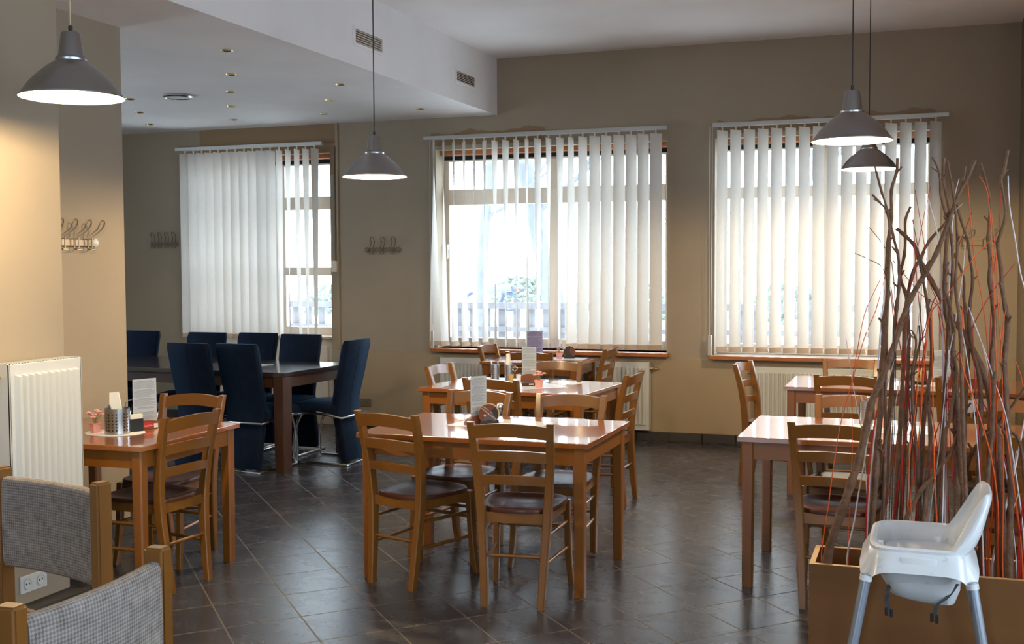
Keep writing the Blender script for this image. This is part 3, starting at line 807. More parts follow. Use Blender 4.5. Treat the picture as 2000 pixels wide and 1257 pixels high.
BL = [(-4.33, 8.25, 90, 'blue velvet chair side-on at the right end of the long dark table'),
      (-5.38, 7.545, -4, 'blue chair from behind, left of two on the near side of the long table'),
      (-4.96, 7.58, -6, 'blue chair from behind, right of two on the near side of the long table'),
      (-6.84, 8.80, 180, 'blue chair half hidden by the pillar beyond the long dark table'),
      (-6.08, 8.74, 180, 'blue high-back chair on the far side of the long table, second from left'),
      (-5.585, 8.80, 180, 'blue high-back chair on the far side of the long table, third from left'),
      (-5.10, 8.72, 180, 'blue chair on the far side of the long table, rightmost there')]
for x, y, d, l in BL:
    p, a = byback(x, y, d); place(bc.get(), p, a, l, GB)

# ---------------------------------------------------------------- grey woven chairs in the foreground
def grey_chair(label, pr, pl_):
    """pr / pl_: feet of the two back posts as seen from behind (right, left); seat goes forward"""
    pr, pl_ = Vector(pr), Vector(pl_); d = (pr - pl_); w = d.length; a = math.atan2(d.y, d.x)
    c = (pr + pl_) / 2
    root = thing('upholstered_chair', label, 'chair', (c.x, c.y, 0), a, 'grey woven chairs with square wooden posts')
    for s in (-1, 1):
        bm = BM(); x = s * w / 2
        t = BM(); bmesh.ops.create_cube(t, size=1, matrix=Matrix.Translation((x, 0, .45)) @ Matrix.Diagonal((.046, .058, .9, 1)))
        bmesh.ops.bevel(t, geom=t.edges[:], offset=.007, segments=3, affect='EDGES'); join(bm, t)
        put('leg', bm, 'wood', root)
    for s in (-1, 1):
        bm = BM(); box(bm, s * w / 2 - .022, s * w / 2 + .022, .44, .484, 0, .42, .006); put('leg', bm, 'wood', root)
    # padded back panel
    bm = BM(); n = 16; k = 20; z0, z1 = .55, .868; hw = w / 2 - .024
    uvl = bm.loops.layers.uv.new('uv')
    prof = []
    for j in range(k):
        t = 2 * math.pi * j / k; e = 2 / 5
        cc, ss = math.cos(t), math.sin(t)
        prof.append(((abs(cc) ** e) * (1 if cc > 0 else -1) * .024, (abs(ss) ** e) * (1 if ss > 0 else -1)))
    V = []
    for i in range(n + 1):
        u = -1 + 2 * i / n; bow = .022 * (1 - u * u)
        V.append([bm.verts.new((u * hw, y - bow - .004, (z0 + z1) / 2 + z * (z1 - z0) / 2)) for y, z in prof])
    arc = [0]
    for j in range(k):
        p, q = V[0][j].co, V[0][(j + 1) % k].co; arc.append(arc[-1] + (p - q).length)
    for i in range(n):
        for j in range(k):
            f = bm.faces.new((V[i][j], V[i + 1][j], V[i + 1][(j + 1) % k], V[i][(j + 1) % k]))
            us = (i / n * 2 * hw, (i + 1) / n * 2 * hw, (i + 1) / n * 2 * hw, i / n * 2 * hw); vs = (arc[j], arc[j], arc[j + 1], arc[j + 1])
            for L_, uu, vv in zip(f.loops, us, vs): L_[uvl].uv = (uu, vv)
    bm.faces.new(V[0]); bm.faces.new(V[-1]); put('backrest', bm, 'weave', root, 60)
    bm = BM(); box(bm, -w / 2 + .02, w / 2 - .02, .05, .49, .385, .435, .018); o = put('seat', bm, 'weave', root, 60)
    uv = o.data.uv_layers.new(name='uv')
    for lp in o.data.loops: v = o.data.vertices[lp.vertex_index].co; uv.data[lp.index].uv = (v.x + v.z, v.y)
    bm = BM()
    box(bm, -w / 2 + .02, w / 2 - .02, .452, .476, .35, .41); box(bm, -w / 2 + .02, w / 2 - .02, -.012, .012, .35, .41)
    for s in (-1, 1): box(bm, s * w / 2 - .012, s * w / 2 + .012, .02, .45, .35, .41)
    put('seat_frame', bm, 'wood', root)
    return root
grey_chair('grey woven chair back between wooden posts, nearer the radiator', (-3.035, 3.138), (-2.508, 3.013))
grey_chair('grey woven chair at the very bottom left corner, closest to the camera', (-1.79, 2.355), (-1.772, 1.845))

# ---------------------------------------------------------------- things on the tables
def lettering(body, size, m, parent, mtx, shear=0, ext=.0002):
    cu = bpy.data.curves.new('lettering', 'FONT'); cu.body = body; cu.size = size; cu.shear = shear; cu.align_x = 'CENTER'; cu.extrude = ext
    t = bpy.data.objects.new('lettering_source', cu); COL.objects.link(t)
    me = bpy.data.meshes.new_from_object(t.evaluated_get(bpy.context.evaluated_depsgraph_get()))
    bpy.data.objects.remove(t); bpy.data.curves.remove(cu)
    me.materials.clear(); me.materials.append(MATS[m])
    o = bpy.data.objects.new('lettering', me); COL.objects.link(o); o.parent = parent; o.matrix_local = mtx
    return o
def poly_sheet(name, label, pts, z, cat='paper', m='mat_paper', t=.0015, group=None):
    c = Vector((sum(p[0] for p in pts) / len(pts), sum(p[1] for p in pts) / len(pts), z))
    bm = BM(); rings(bm, [[(p[0] - c.x, p[1] - c.y, h) for p in pts] for h in (0, t)])
    o = put(name, bm, m); o.location = c; return tag(o, label, cat, group)
def mat_rect(cx, cy, w, h, a):
    c, s = math.cos(R_(a)), math.sin(R_(a)); return [(cx + x * c - y * s, cy + x * s + y * c) for x, y in ((-w / 2, -h / 2), (w / 2, -h / 2), (w / 2, h / 2), (-w / 2, h / 2))]
Z1 = .7505
GP = 'paper place mats'
poly_sheet('place_mat', 'white paper mat under the coaster stand on the front middle table', mat_rect(-2.10, 5.67, .48, .34, -8), Z1, 'place mat', group=GP)
poly_sheet('place_mat', 'white paper mat under the pink pot on the second middle table', mat_rect(-2.58, 7.54, .42, .42, -50), Z1, 'place mat', group=GP)
poly_sheet('paper_sheet', 'white paper sheet lying right of the pink pot on the second middle table', mat_rect(-2.40, 7.80, .24, .17, -12), Z1, 'paper')
poly_sheet('place_mat', 'white paper mat on the small table under the middle window', mat_rect(-3.03, 9.80, .42, .28, 4), Z1, 'place mat', group=GP)
poly_sheet('place_mat', 'white paper mat on the front right table behind the twigs', mat_rect(-.12, 6.10, .38, .32, 5), Z1, 'place mat', group=GP)
poly_sheet('place_mat', 'white paper mat on the rear right table under the coasters', mat_rect(.05, 8.45, .42, .32, 0), Z1, 'place mat', group=GP)
poly_sheet('paper_mat', 'white paper on the long dark table between the blue chairs', mat_rect(-5.30, 8.20, .42, .20, -14), .7755, 'place mat')
poly_sheet('paper_mat', 'pale paper under the small pot on the long dark table', mat_rect(-5.72, 8.04, .30, .16, 0), .7755, 'place mat')
root = thing('doily', 'white round doily under the cutlery tin on the left table', 'doily', (-3.87, 4.77, Z1))
bm = BM(); lathe(bm, [(0, 0), (.158, 0), (.16, .001), (.158, .002), (0, .002)], 40)
bmesh.ops.scale(bm, vec=(1, .8, 1), verts=bm.verts); put('cloth', bm, 'paper', root, 40)

def menu(label, loc, rz, w, h, m='paper', pm='print', basew=.16, base=True, tilt=0, logo=False):
    root = thing('menu_stand', label, 'menu', loc, rz)
    if base:
        bm = BM(); n = 12; R0 = []
        for i in range(n + 1):
            u = -1 + 2 * i / n; z = .018 + .030 * (1 - u * u) ** .7
            R0.append([(u * basew / 2, -.022, 0), (u * basew / 2, .022, 0), (u * basew / 2, .016, z), (u * basew / 2, -.016, z)])
        rings(bm, R0); b = put('base', bm, 'mount_wood', root, 40)
        if logo:
            bm = BM(); box(bm, -.028, .030, -.0235, -.0205, .006, .034, M=Matrix.Rotation(R_(-8), 4, 'X') ); p = put('red_badge', bm, 'red_label', b)
            for dx in (-.056, .038):
                bm = BM(); box(bm, dx, dx + .024, -.0228, -.0205, .004, .026, M=Matrix.Rotation(R_(-8), 4, 'X')); put('badge', bm, 'paper', b)
            lettering('Coca-Cola', .0125, 'text_white', p, Matrix.Translation((.001, -.0222, .017)) @ Matrix.Rotation(R_(82), 4, 'X'), .3)
    z0 = .03 if base else .002
    bm = BM(); box(bm, -w / 2, w / 2, -.0012, .0012, z0, z0 + h); card = put('card', bm, m, root)
    # printed lines on both faces, widths as blurred as in the photo
    rnd = random.Random(int(h * 1000) + int(loc[0] * 100))
    for sgn in (-1, 1):
        bm = BM(); z = z0 + h * .95; step = h / 46; k = 0
        while z > z0 + h * .10:
            f = (z - z0) / h
            if .26 < f < .34: k += 1; z -= step; continue        # left blank where the code square sits
            if k % 9 == 0: a, b, t = -.32, .32, step * .42
            elif k % 9 == 8: k += 1; z -= step; continue
            else:
                a, b, t = -.46, rnd.uniform(.2, .44) if k % 3 == 0 else .44, step * .30
            y = sgn * .00135
            vs = [bm.verts.new((x * w, y, zz)) for x, zz in ((a, z - t), (b, z - t), (b, z + t), (a, z + t))]
            bm.faces.new(vs); k += 1; z -= step
        put('printed_text', bm, pm, card)
    if base:
        bm = BM(); box(bm, -w / 2 - .004, w / 2 + .004, -.004, -.002, .022, z0 + h + .003); put('acrylic_holder', bm, 'acrylic', root)
    if tilt:
        root.rotation_euler = (tilt, 0, rz)
    return root
menu('narrow white menu card angled on the front middle table beside the round coasters', (-2.21, 5.63, Z1 + .002), R_(55), .10, .225)
menu('tall white menu card standing on the second middle table', (-2.70, 7.90, Z1), R_(18), .105, .215)
menu('lilac menu card on the small table under the middle window', (-3.30, 9.82, Z1), R_(17), .145, .215, 'lilac', 'print_dark', base=True)
menu('white menu card with a red badge on its wooden base on the left table', (-3.80, 4.92, Z1), R_(68), .135, .235, basew=.20, logo=True)
menu('white menu card behind the twigs on the rear right table', (.165, 8.62, Z1), R_(8), .15, .20)

def coasters(label, loc, rz, tilt, n, text):
    root = thing('coaster_stand', label, 'coasters', loc, rz)
    bm = BM(); box(bm, -.05, .05, -.035, .035, 0, .006, .002); box(bm, -.045, .045, -.032, -.028, .006, .022); box(bm, -.045, .045, .028, .032, .006, .022); put('stand', bm, 'coaster_dark', root)
    r = .053
    for i in range(n):
        t = BM(); lathe(t, [(0, 0), (r, 0), (r, .0016), (0, .0016)], 36); bm = BM()
        M = Matrix.Translation((0, -.024 + i * (.046 / n), r + .007)) @ Matrix.Rotation(R_(90), 4, 'X')
        join(bm, t, 0, M); o = put('coaster', bm, 'coaster_edge', root, 40)
        if i == 0:
            F = M @ Matrix.Translation((0, 0, .0019))
            def sector(nm, a0, a1, rr, m, z=0, cx=0, cyy=0):
                b = BM(); pts = [(cx, cyy, z)] + [(cx + rr * math.cos(a0 + (a1 - a0) * q / 24), cyy + rr * math.sin(a0 + (a1 - a0) * q / 24), z) for q in range(25)]
                b.faces.new([b.verts.new(F @ Vector(p)) for p in pts]); return put(nm, b, m, o)
            if text:
                sector('brown_print', R_(50), R_(235), r * .985, 'coaster_brown'); sector('dark_print', R_(-125), R_(50), r * .985, 'coaster_dark')
                sector('grey_print', R_(-20), R_(200), r * .62, 'coaster_grey', .0002, .006, -.030); sector('pale_spot', 0, 2 * math.pi - .001, .0065, 'coaster_edge', .0003, -.020, -.008)
                for body, px_, py_ in (('A BUDE', -.010, .030), ('VAS', .017, .010), ('SI SMITE SI', -.016, .019), ('ZAZPIVAME', .020, -.009)):
                    lettering(body, .0105, 'text_white', o, F @ Matrix.Translation((px_, py_, .0006)) @ Matrix.Rotation(R_(-37), 4, 'Z') @ Matrix.Rotation(math.pi, 4, 'Z'), 0, .0001)
            else:
                sector('dark_print', 0, 2 * math.pi - .001, r * .97, 'coaster_dark'); sector('brown_print', R_(-60), R_(80), r * .9, 'coaster_brown', .0002)
    return root
coasters('round printed beer coasters standing upright on the front middle table', (-2.145, 5.62, Z1 + .002), R_(12), 0, 9, True)
coasters('dark-faced stack of round coasters on the small table under the middle window', (-2.985, 9.86, Z1 + .002), R_(20), 0, 14, False)
coasters('stack of round coasters seen through the twigs on the rear right table', (.01, 8.42, Z1 + .002), R_(75), 0, 14, False)

def tin(label, loc, r=.033, h=.12, napkin=True, rz=0, straw=False):
    root = thing('cutlery_tin', label, 'cutlery holder', loc, rz)
    bm = BM(); lathe(bm, [(0, .001), (r, .001), (r, h), (r - .0015, h), (r - .0015, .003), (0, .003)], 40); put('can', bm, 'steel', root, 40)
    bm = BM()
    for i in range(20):
        a = 2 * math.pi * i / 20
        for j in range(6):
            if (i % 5) in (2,) : continue
            z = .022 + j * (h - .05) / 5
            t = BM(); lathe(t, [(0, .0006), (r * .068, .0006)], 8)
            join(bm, t, 0, Matrix.Translation(((r) * math.cos(a), r * math.sin(a), z)) @ Matrix.Rotation(a, 4, 'Z') @ Matrix.Rotation(R_(90), 4, 'Y'))
    put('perforation', bm, 'dark_hole', root)
    rnd = random.Random(int(loc[0] * 1000))
    def stuffin(name, label, cat, m, build, grp=None):
        pass
    return root
def cutlery(label, base, tip, group):
    bm = BM(); a, b = Vector(base), Vector(tip); d = (b - a)
    tube(bm, [a, a + d * .75, a + d * .88, b], [.0022, .003, .0065, .004], 6)
    o = put('cutlery', bm, 'steel', None, 50); return tag(o, label, 'cutlery', group)
def napkins(label, loc, rz, w=.06, h=.15, lean=.3):
    bm = BM()
    pts = [(-w / 2, 0), (w / 2, 0), (w * .1, h), (-w * .45, h * .98)]
    rings(bm, [[(x + lean * 0, -.008, z) for x, z in pts], [(x, 0, z) for x, z in pts], [(x + .004, .008, z * .96) for x, z in pts]])
    o = put('paper_napkin', bm, 'napkin'); o.location = loc; o.rotation_euler = (0, 0, rz); return tag(o, label, 'napkin')
def tin_group(label, x, y, z, short, napl=None, nap_rz=0, r=.033, h=.12):
    tin(label, (x, y, z), r, h, rz=.3)
    rnd = random.Random(int(x * 100) + 5)
    for k in range(4):
        a = rnd.uniform(0, 6.28); q = r * .55
        cutlery('metal cutlery standing in the %s' % short, (x + q * .6 * math.cos(a), y + q * .6 * math.sin(a), z + .006), (x + (q + .014) * math.cos(a), y + (q + .014) * math.sin(a), z + h + .018 + rnd.uniform(0, .012)), 'cutlery in the %s' % short)
    if napl: napkins(napl, (x, y, z + .008), nap_rz, r * 1.25, h + .075)
tin_group('perforated steel cutlery tin on the left table', -3.835, 4.745, Z1 + .002, 'steel tin on the left table', 'folded white napkin in the steel tin on the left table', R_(35), r=.062, h=.13)
tin_group('perforated steel cutlery tin on the second middle table, left one', -2.93, 7.80, Z1, 'left steel tin on the second middle table')
tin_group('perforated steel cutlery tin on the second middle table, right one with napkin', -2.822, 7.80, Z1, 'right steel tin on the second middle table', 'white napkin in the right tin on the second middle table', R_(10))
tin_group('perforated steel cutlery tin behind the twigs on the front right table', -.265, 6.27, Z1, 'steel tin on the front right table')

def pot(label, loc, petals, r=.03, h=.05, scale=1, lean=0, square=False):
    root = thing('flower_pot', label, 'potted flowers', loc, .4)
    bm = BM(); seg = 4 if square else 20
    lathe(bm, [(0, 0), (r * .78, 0), (r, h * .86), (r * 1.1, h * .88), (r * 1.1, h), (r * .92, h), (r * .9, h * .8), (0, h * .8)], seg); put('pot', bm, 'pink', root, 35)
    rnd = random.Random(int(loc[1] * 100)); bm = BM(); heads = []
    for i in range(7):
        a = i * .9 + rnd.uniform(-.3, .3); q = rnd.uniform(.012, .042) * scale; H = h + rnd.uniform(.028, .062) * scale
        tip = (q * math.cos(a) + lean, q * math.sin(a), H); heads.append(tip)
        tube(bm, [(0, 0, h * .8), (tip[0] * .4, tip[1] * .4, h + .02), tip], .0012, 5)
    put('stem', bm, 'stem', root)
    for i, tp in enumerate(heads):
        bm = BM()
        for k in range(6):
            t = BM(); bmesh.ops.create_uvsphere(t, u_segments=8, v_segments=5, radius=.0085)
            a = k * math.pi / 3; join(bm, t, 0, Matrix.Translation((tp[0] + .008 * math.cos(a), tp[1] + .008 * math.sin(a), tp[2] + .002)) @ Matrix.Rotation(a, 4, 'Z') @ Matrix.Diagonal((1, .7, .5, 1)))
        f = put('blossom', bm, petals, root, 60)
        bm = BM(); t = BM(); bmesh.ops.create_uvsphere(t, u_segments=8, v_segments=5, radius=.004); join(bm, t, 0, Matrix.Translation((tp[0], tp[1], tp[2] + .006))); put('centre', bm, 'petal_yellow', f, 60)
    return root
pot('pink square pot of pink flowers left of the steel tin on the left table', (-3.965, 4.735, Z1 + .002), 'petal', square=True)
pot('pink pot of pale pink flowers on the second middle table', (-2.475, 7.45, Z1 + .002), 'petal', scale=1.1)
pot('pink pot of lilac flowers on the small table under the middle window', (-3.06, 9.80, Z1 + .002), 'petal_lilac')
pot('pink pot of orange flowers seen through the twigs on the front right table', (-.165, 6.16, Z1 + .002), 'petal_orange')
pot('small pink pot of flowers on the long dark table', (-5.69, 8.05, .777), 'petal')
# salt and pepper carrier, toothpicks, snack packet, dark box
root = thing('condiment_caddy', 'small glass and wire condiment caddy right of the tins on the second middle table', 'condiment caddy', (-2.74, 7.70, Z1), R_(10))
bm = BM(); box(bm, -.05, .05, -.022, .022, 0, .006); tube(bm, smoothpts([(0, 0, .006), (0, 0, .08), (.018, 0, .10), (0, 0, .122), (-.018, 0, .10), (0, 0, .08)], 4), .0018, 6); put('carrier', bm, 'chrome', root, 40)
for x_, mm in ((-.026, 'straw'), (.026, 'paper')):
    bm = BM(); lathe(bm, [(0, .006), (.015, .006), (.019, .06), (.0, .06)], 16, (x_, 0, 0)); j = put('jar', bm, mm, root, 40)
    bm = BM(); lathe(bm, [(.0195, .058), (.0195, .068), (0, .068)], 16, (x_, 0, 0)); put('rim', bm, 'acrylic', j, 40)
root = thing('snack_packet', 'small dark brown block behind the pink pot on the second middle table', 'menu base', (-2.58, 7.53, Z1 + .002), R_(30))
bm = BM(); box(bm, -.045, .045, -.02, .02, 0, .022, .004); put('block', bm, 'snack', root, 40); bm = BM(); box(bm, .0, .035, -.0206, -.0198, .006, .016); put('printed_mark', bm, 'paper', root)
root = thing('salt_shaker', 'steel-topped shaker behind the round coasters on the front middle table', 'salt shaker', (-2.115, 5.70, Z1 + .002))
bm = BM(); lathe(bm, [(0, 0), (.018, 0), (.02, .06), (.015, .085), (0, .085)], 18); put('jar', bm, 'acrylic', root, 40)
bm = BM(); lathe(bm, [(.016, .083), (.0165, .10), (.012, .106), (0, .106)], 18); put('cap', bm, 'chrome', root, 40)
root = thing('napkin_holder', 'dark napkin holder squeezed between steel tin and menu on the left table', 'napkin holder', (-3.80, 4.83, Z1 + .002), R_(60))
bm = BM(); box(bm, -.045, .045, -.014, -.011, 0, .065); box(bm, -.045, .045, .011, .014, 0, .065); box(bm, -.045, .045, -.014, .014, 0, .004); put('holder', bm, 'black', root)
bm = BM(); box(bm, -.043, .043, -.010, .010, .004, .088); put('napkins', bm, 'napkin', root)
BRANCHES = [
(.013,.009,[(-.15,4.31,.32),(-.16,4.31,.542),(-.144,4.318,.835),(-.14,4.321,.936),(-.131,4.324,1.063),(-.129,4.328,1.197),(-.123,4.331,1.324),(-.124,4.333,1.381),(-.111,4.336,1.48),(-.115,4.338,1.572),(-.113,4.341,1.664),(-.102,4.343,1.762),(-.103,4.346,1.86),(-.086,4.348,1.923),(-.083,4.349,1.975)]),
(.01,.007,[(-.126,4.39,.32),(-.136,4.39,.515),(-.112,4.404,.772),(-.101,4.419,1.057),(-.091,4.429,1.246),(-.087,4.435,1.36),(-.082,4.439,1.435),(-.076,4.443,1.507),(-.075,4.447,1.571),(-.081,4.45,1.635),(-.096,4.453,1.694),(-.117,4.458,1.787),(-.14,4.462,1.862),(-.165,4.467,1.957)]),
(.01,.008,[(-.051,4.47,.32),(-.061,4.47,.511),(-.051,4.495,.856),(-.042,4.515,1.125),(-.039,4.529,1.317),(-.046,4.537,1.438),(-.054,4.541,1.49),(-.073,4.545,1.547),(-.059,4.551,1.628),(-.056,4.556,1.696),(-.057,4.561,1.761),(-.038,4.564,1.811)]),
(.016,.011,[(.299,4.35,.32),(.289,4.35,.569),(.27,4.395,.927),(.243,4.417,1.107),(.211,4.431,1.218),(.164,4.443,1.316),(.116,4.452,1.393),(.082,4.459,1.449),(.036,4.469,1.535),(.014,4.474,1.578),(-.006,4.478,1.614),(-.025,4.484,1.666),(-.063,4.489,1.706),(-.087,4.492,1.727)]),
(.018,.011,[(-.301,4.31,.32),(-.311,4.3,.513),(-.266,4.295,.679),(-.228,4.29,.801),(-.2,4.287,.899),(-.181,4.284,.992),(-.163,4.281,1.09),(-.134,4.278,1.167),(-.095,4.274,1.273),(-.063,4.271,1.385),(-.032,4.267,1.475),(.013,4.264,1.558),(.051,4.262,1.633),(.088,4.258,1.741),(.112,4.255,1.815),(.149,4.252,1.895),(.172,4.25,1.952)]),
(.013,.009,[(.142,4.31,.32),(.132,4.31,.603),(.133,4.33,.801),(.128,4.348,.982),(.122,4.364,1.146),(.114,4.375,1.255),(.101,4.384,1.347),(.088,4.391,1.42),(.082,4.4,1.512),(.083,4.407,1.586),(.087,4.416,1.678),(.098,4.424,1.761),(.083,4.433,1.847),(.072,4.438,1.903),(.075,4.445,1.977)]),
(.008,.006,[(.069,4.39,.32),(.059,4.39,.578),(.072,4.358,.885),(.086,4.33,1.148),(.094,4.306,1.369),(.105,4.286,1.55),(.099,4.27,1.693),(.081,4.262,1.763),(.062,4.254,1.837),(.057,4.245,1.911),(.033,4.239,1.965)]),
(.011,.007,[(-.073,4.47,.32),(-.083,4.47,.509),(-.073,4.468,.763),(-.062,4.466,1.053),(-.055,4.464,1.244),(-.052,4.463,1.416),(-.027,4.462,1.563),(-.001,4.462,1.614),(.027,4.461,1.678),(.085,4.461,1.748),(.117,4.46,1.825),(.139,4.459,1.889),(.148,4.459,1.948)]),
(.011,.007,[(.198,4.35,.32),(.188,4.35,.561),(.195,4.366,.706),(.205,4.385,.888),(.21,4.405,1.07),(.204,4.417,1.184),(.184,4.426,1.268),(.17,4.435,1.352),(.169,4.445,1.443),(.178,4.454,1.535),(.167,4.463,1.621),(.16,4.469,1.676),(.133,4.478,1.763),(.105,4.492,1.893)]),
(.013,.008,[(.287,4.43,.32),(.277,4.43,.549),(.266,4.438,.789),(.246,4.444,.974),(.249,4.45,1.141),(.244,4.454,1.252),(.253,4.457,1.352),(.249,4.46,1.43),(.234,4.463,1.535),(.236,4.466,1.605),(.227,4.468,1.683),(.231,4.47,1.746),(.23,4.474,1.838),(.199,4.478,1.959)]),
(.013,.008,[(.316,4.31,.32),(.306,4.31,.58),(.309,4.331,.812),(.296,4.347,.99),(.288,4.362,1.151),(.282,4.369,1.232),(.285,4.374,1.287),(.292,4.383,1.384),(.285,4.388,1.433),(.272,4.395,1.514),(.268,4.401,1.578),(.257,4.408,1.661),(.267,4.412,1.709),(.281,4.419,1.778),(.265,4.429,1.889),(.275,4.431,1.918),(.288,4.438,1.998)]),
(.009,.006,[(.025,4.39,.32),(.015,4.39,.613),(.004,4.365,.768),(-.006,4.34,.921),(-.02,4.315,1.073),(-.025,4.295,1.196),(-.015,4.282,1.274),(-.013,4.272,1.33),(-.03,4.266,1.364)]),
(.009,.006,[(-.028,4.47,.32),(-.038,4.47,.571),(-.031,4.468,.746),(-.028,4.466,.92),(-.012,4.464,1.055),(-.022,4.463,1.173),(-.009,4.461,1.261),(.001,4.461,1.312),(-.003,4.46,1.369)]),
(.013,.009,[(.173,4.35,.32),(.163,4.35,.559),(.151,4.335,.746),(.139,4.318,.969),(.122,4.303,1.152),(.115,4.298,1.22),(.108,4.292,1.296),(.112,4.287,1.36),(.092,4.278,1.47),(.078,4.274,1.511),(.084,4.269,1.579)]),
(.011,.007,[(.157,4.43,.32),(.147,4.43,.614),(.152,4.434,.877),(.158,4.436,1.065),(.165,4.439,1.251),(.155,4.441,1.415),(.148,4.442,1.478),(.147,4.443,1.543),(.113,4.444,1.634)]),
(.011,.009,[(-.053,4.31,.32),(-.063,4.31,.587),(-.021,4.317,.716),(.018,4.322,.792),(.057,4.324,.842),(.106,4.329,.918),(.134,4.334,1.003)]),
(.013,.011,[(.226,4.39,.32),(.216,4.39,.535),(.228,4.351,.711),(.231,4.32,.853),(.242,4.286,1.004),(.242,4.271,1.067),(.244,4.234,1.224)]),
(.01,.008,[(.168,4.47,.32),(.158,4.47,.567),(.162,4.435,.802),(.186,4.417,.919),(.244,4.407,.992),(.282,4.399,1.043),(.319,4.39,1.102),(.358,4.379,1.17)]),
(.01,.008,[(.086,4.35,.32),(.076,4.35,.608),(.082,4.331,.789),(.085,4.32,.896),(.089,4.309,.993),(.104,4.304,1.046),(.111,4.297,1.111),(.125,4.286,1.205),(.113,4.279,1.268)]),
(.016,.013,[(.163,4.43,.32),(.153,4.43,.576),(.155,4.479,.794),(.159,4.52,.978),(.163,4.563,1.176)]),
(.012,.01,[(.034,4.31,.32),(.024,4.31,.613),(.03,4.34,.812),(.039,4.352,.888),(.04,4.368,.994),(.032,4.383,1.098),(.034,4.395,1.177)]),
(.011,.008,[(-.171,4.39,.32),(-.181,4.39,.511),(-.165,4.367,.642),(-.153,4.352,.726),(-.128,4.332,.836),(-.12,4.318,.913),(-.106,4.303,.993),(-.099,4.298,1.023),(-.086,4.281,1.111)]),
(.01,.008,[(.373,4.47,.32),(.363,4.47,.508),(.368,4.496,.691),(.361,4.521,.874),(.338,4.534,.965),(.277,4.54,1.007),(.232,4.565,1.186)]),
(.008,.006,[(-.112,4.35,.32),(-.122,4.35,.535),(-.114,4.32,.881),(-.114,4.287,1.257),(-.108,4.264,1.514),(-.104,4.249,1.677),(-.112,4.241,1.773),(-.139,4.237,1.813),(-.165,4.234,1.84)]),
(.012,.009,[(.008,4.43,.32),(-.002,4.43,.564),(.012,4.441,.868),(.02,4.448,1.058),(.043,4.454,1.247),(.026,4.461,1.435),(-.006,4.468,1.614)]),
(.009,.006,[(.179,4.31,.32),(.169,4.31,.606),(.144,4.268,1.085),(.131,4.243,1.373),(.114,4.23,1.515),(.118,4.216,1.674),(.102,4.201,1.832),(.081,4.191,1.95)]),
]
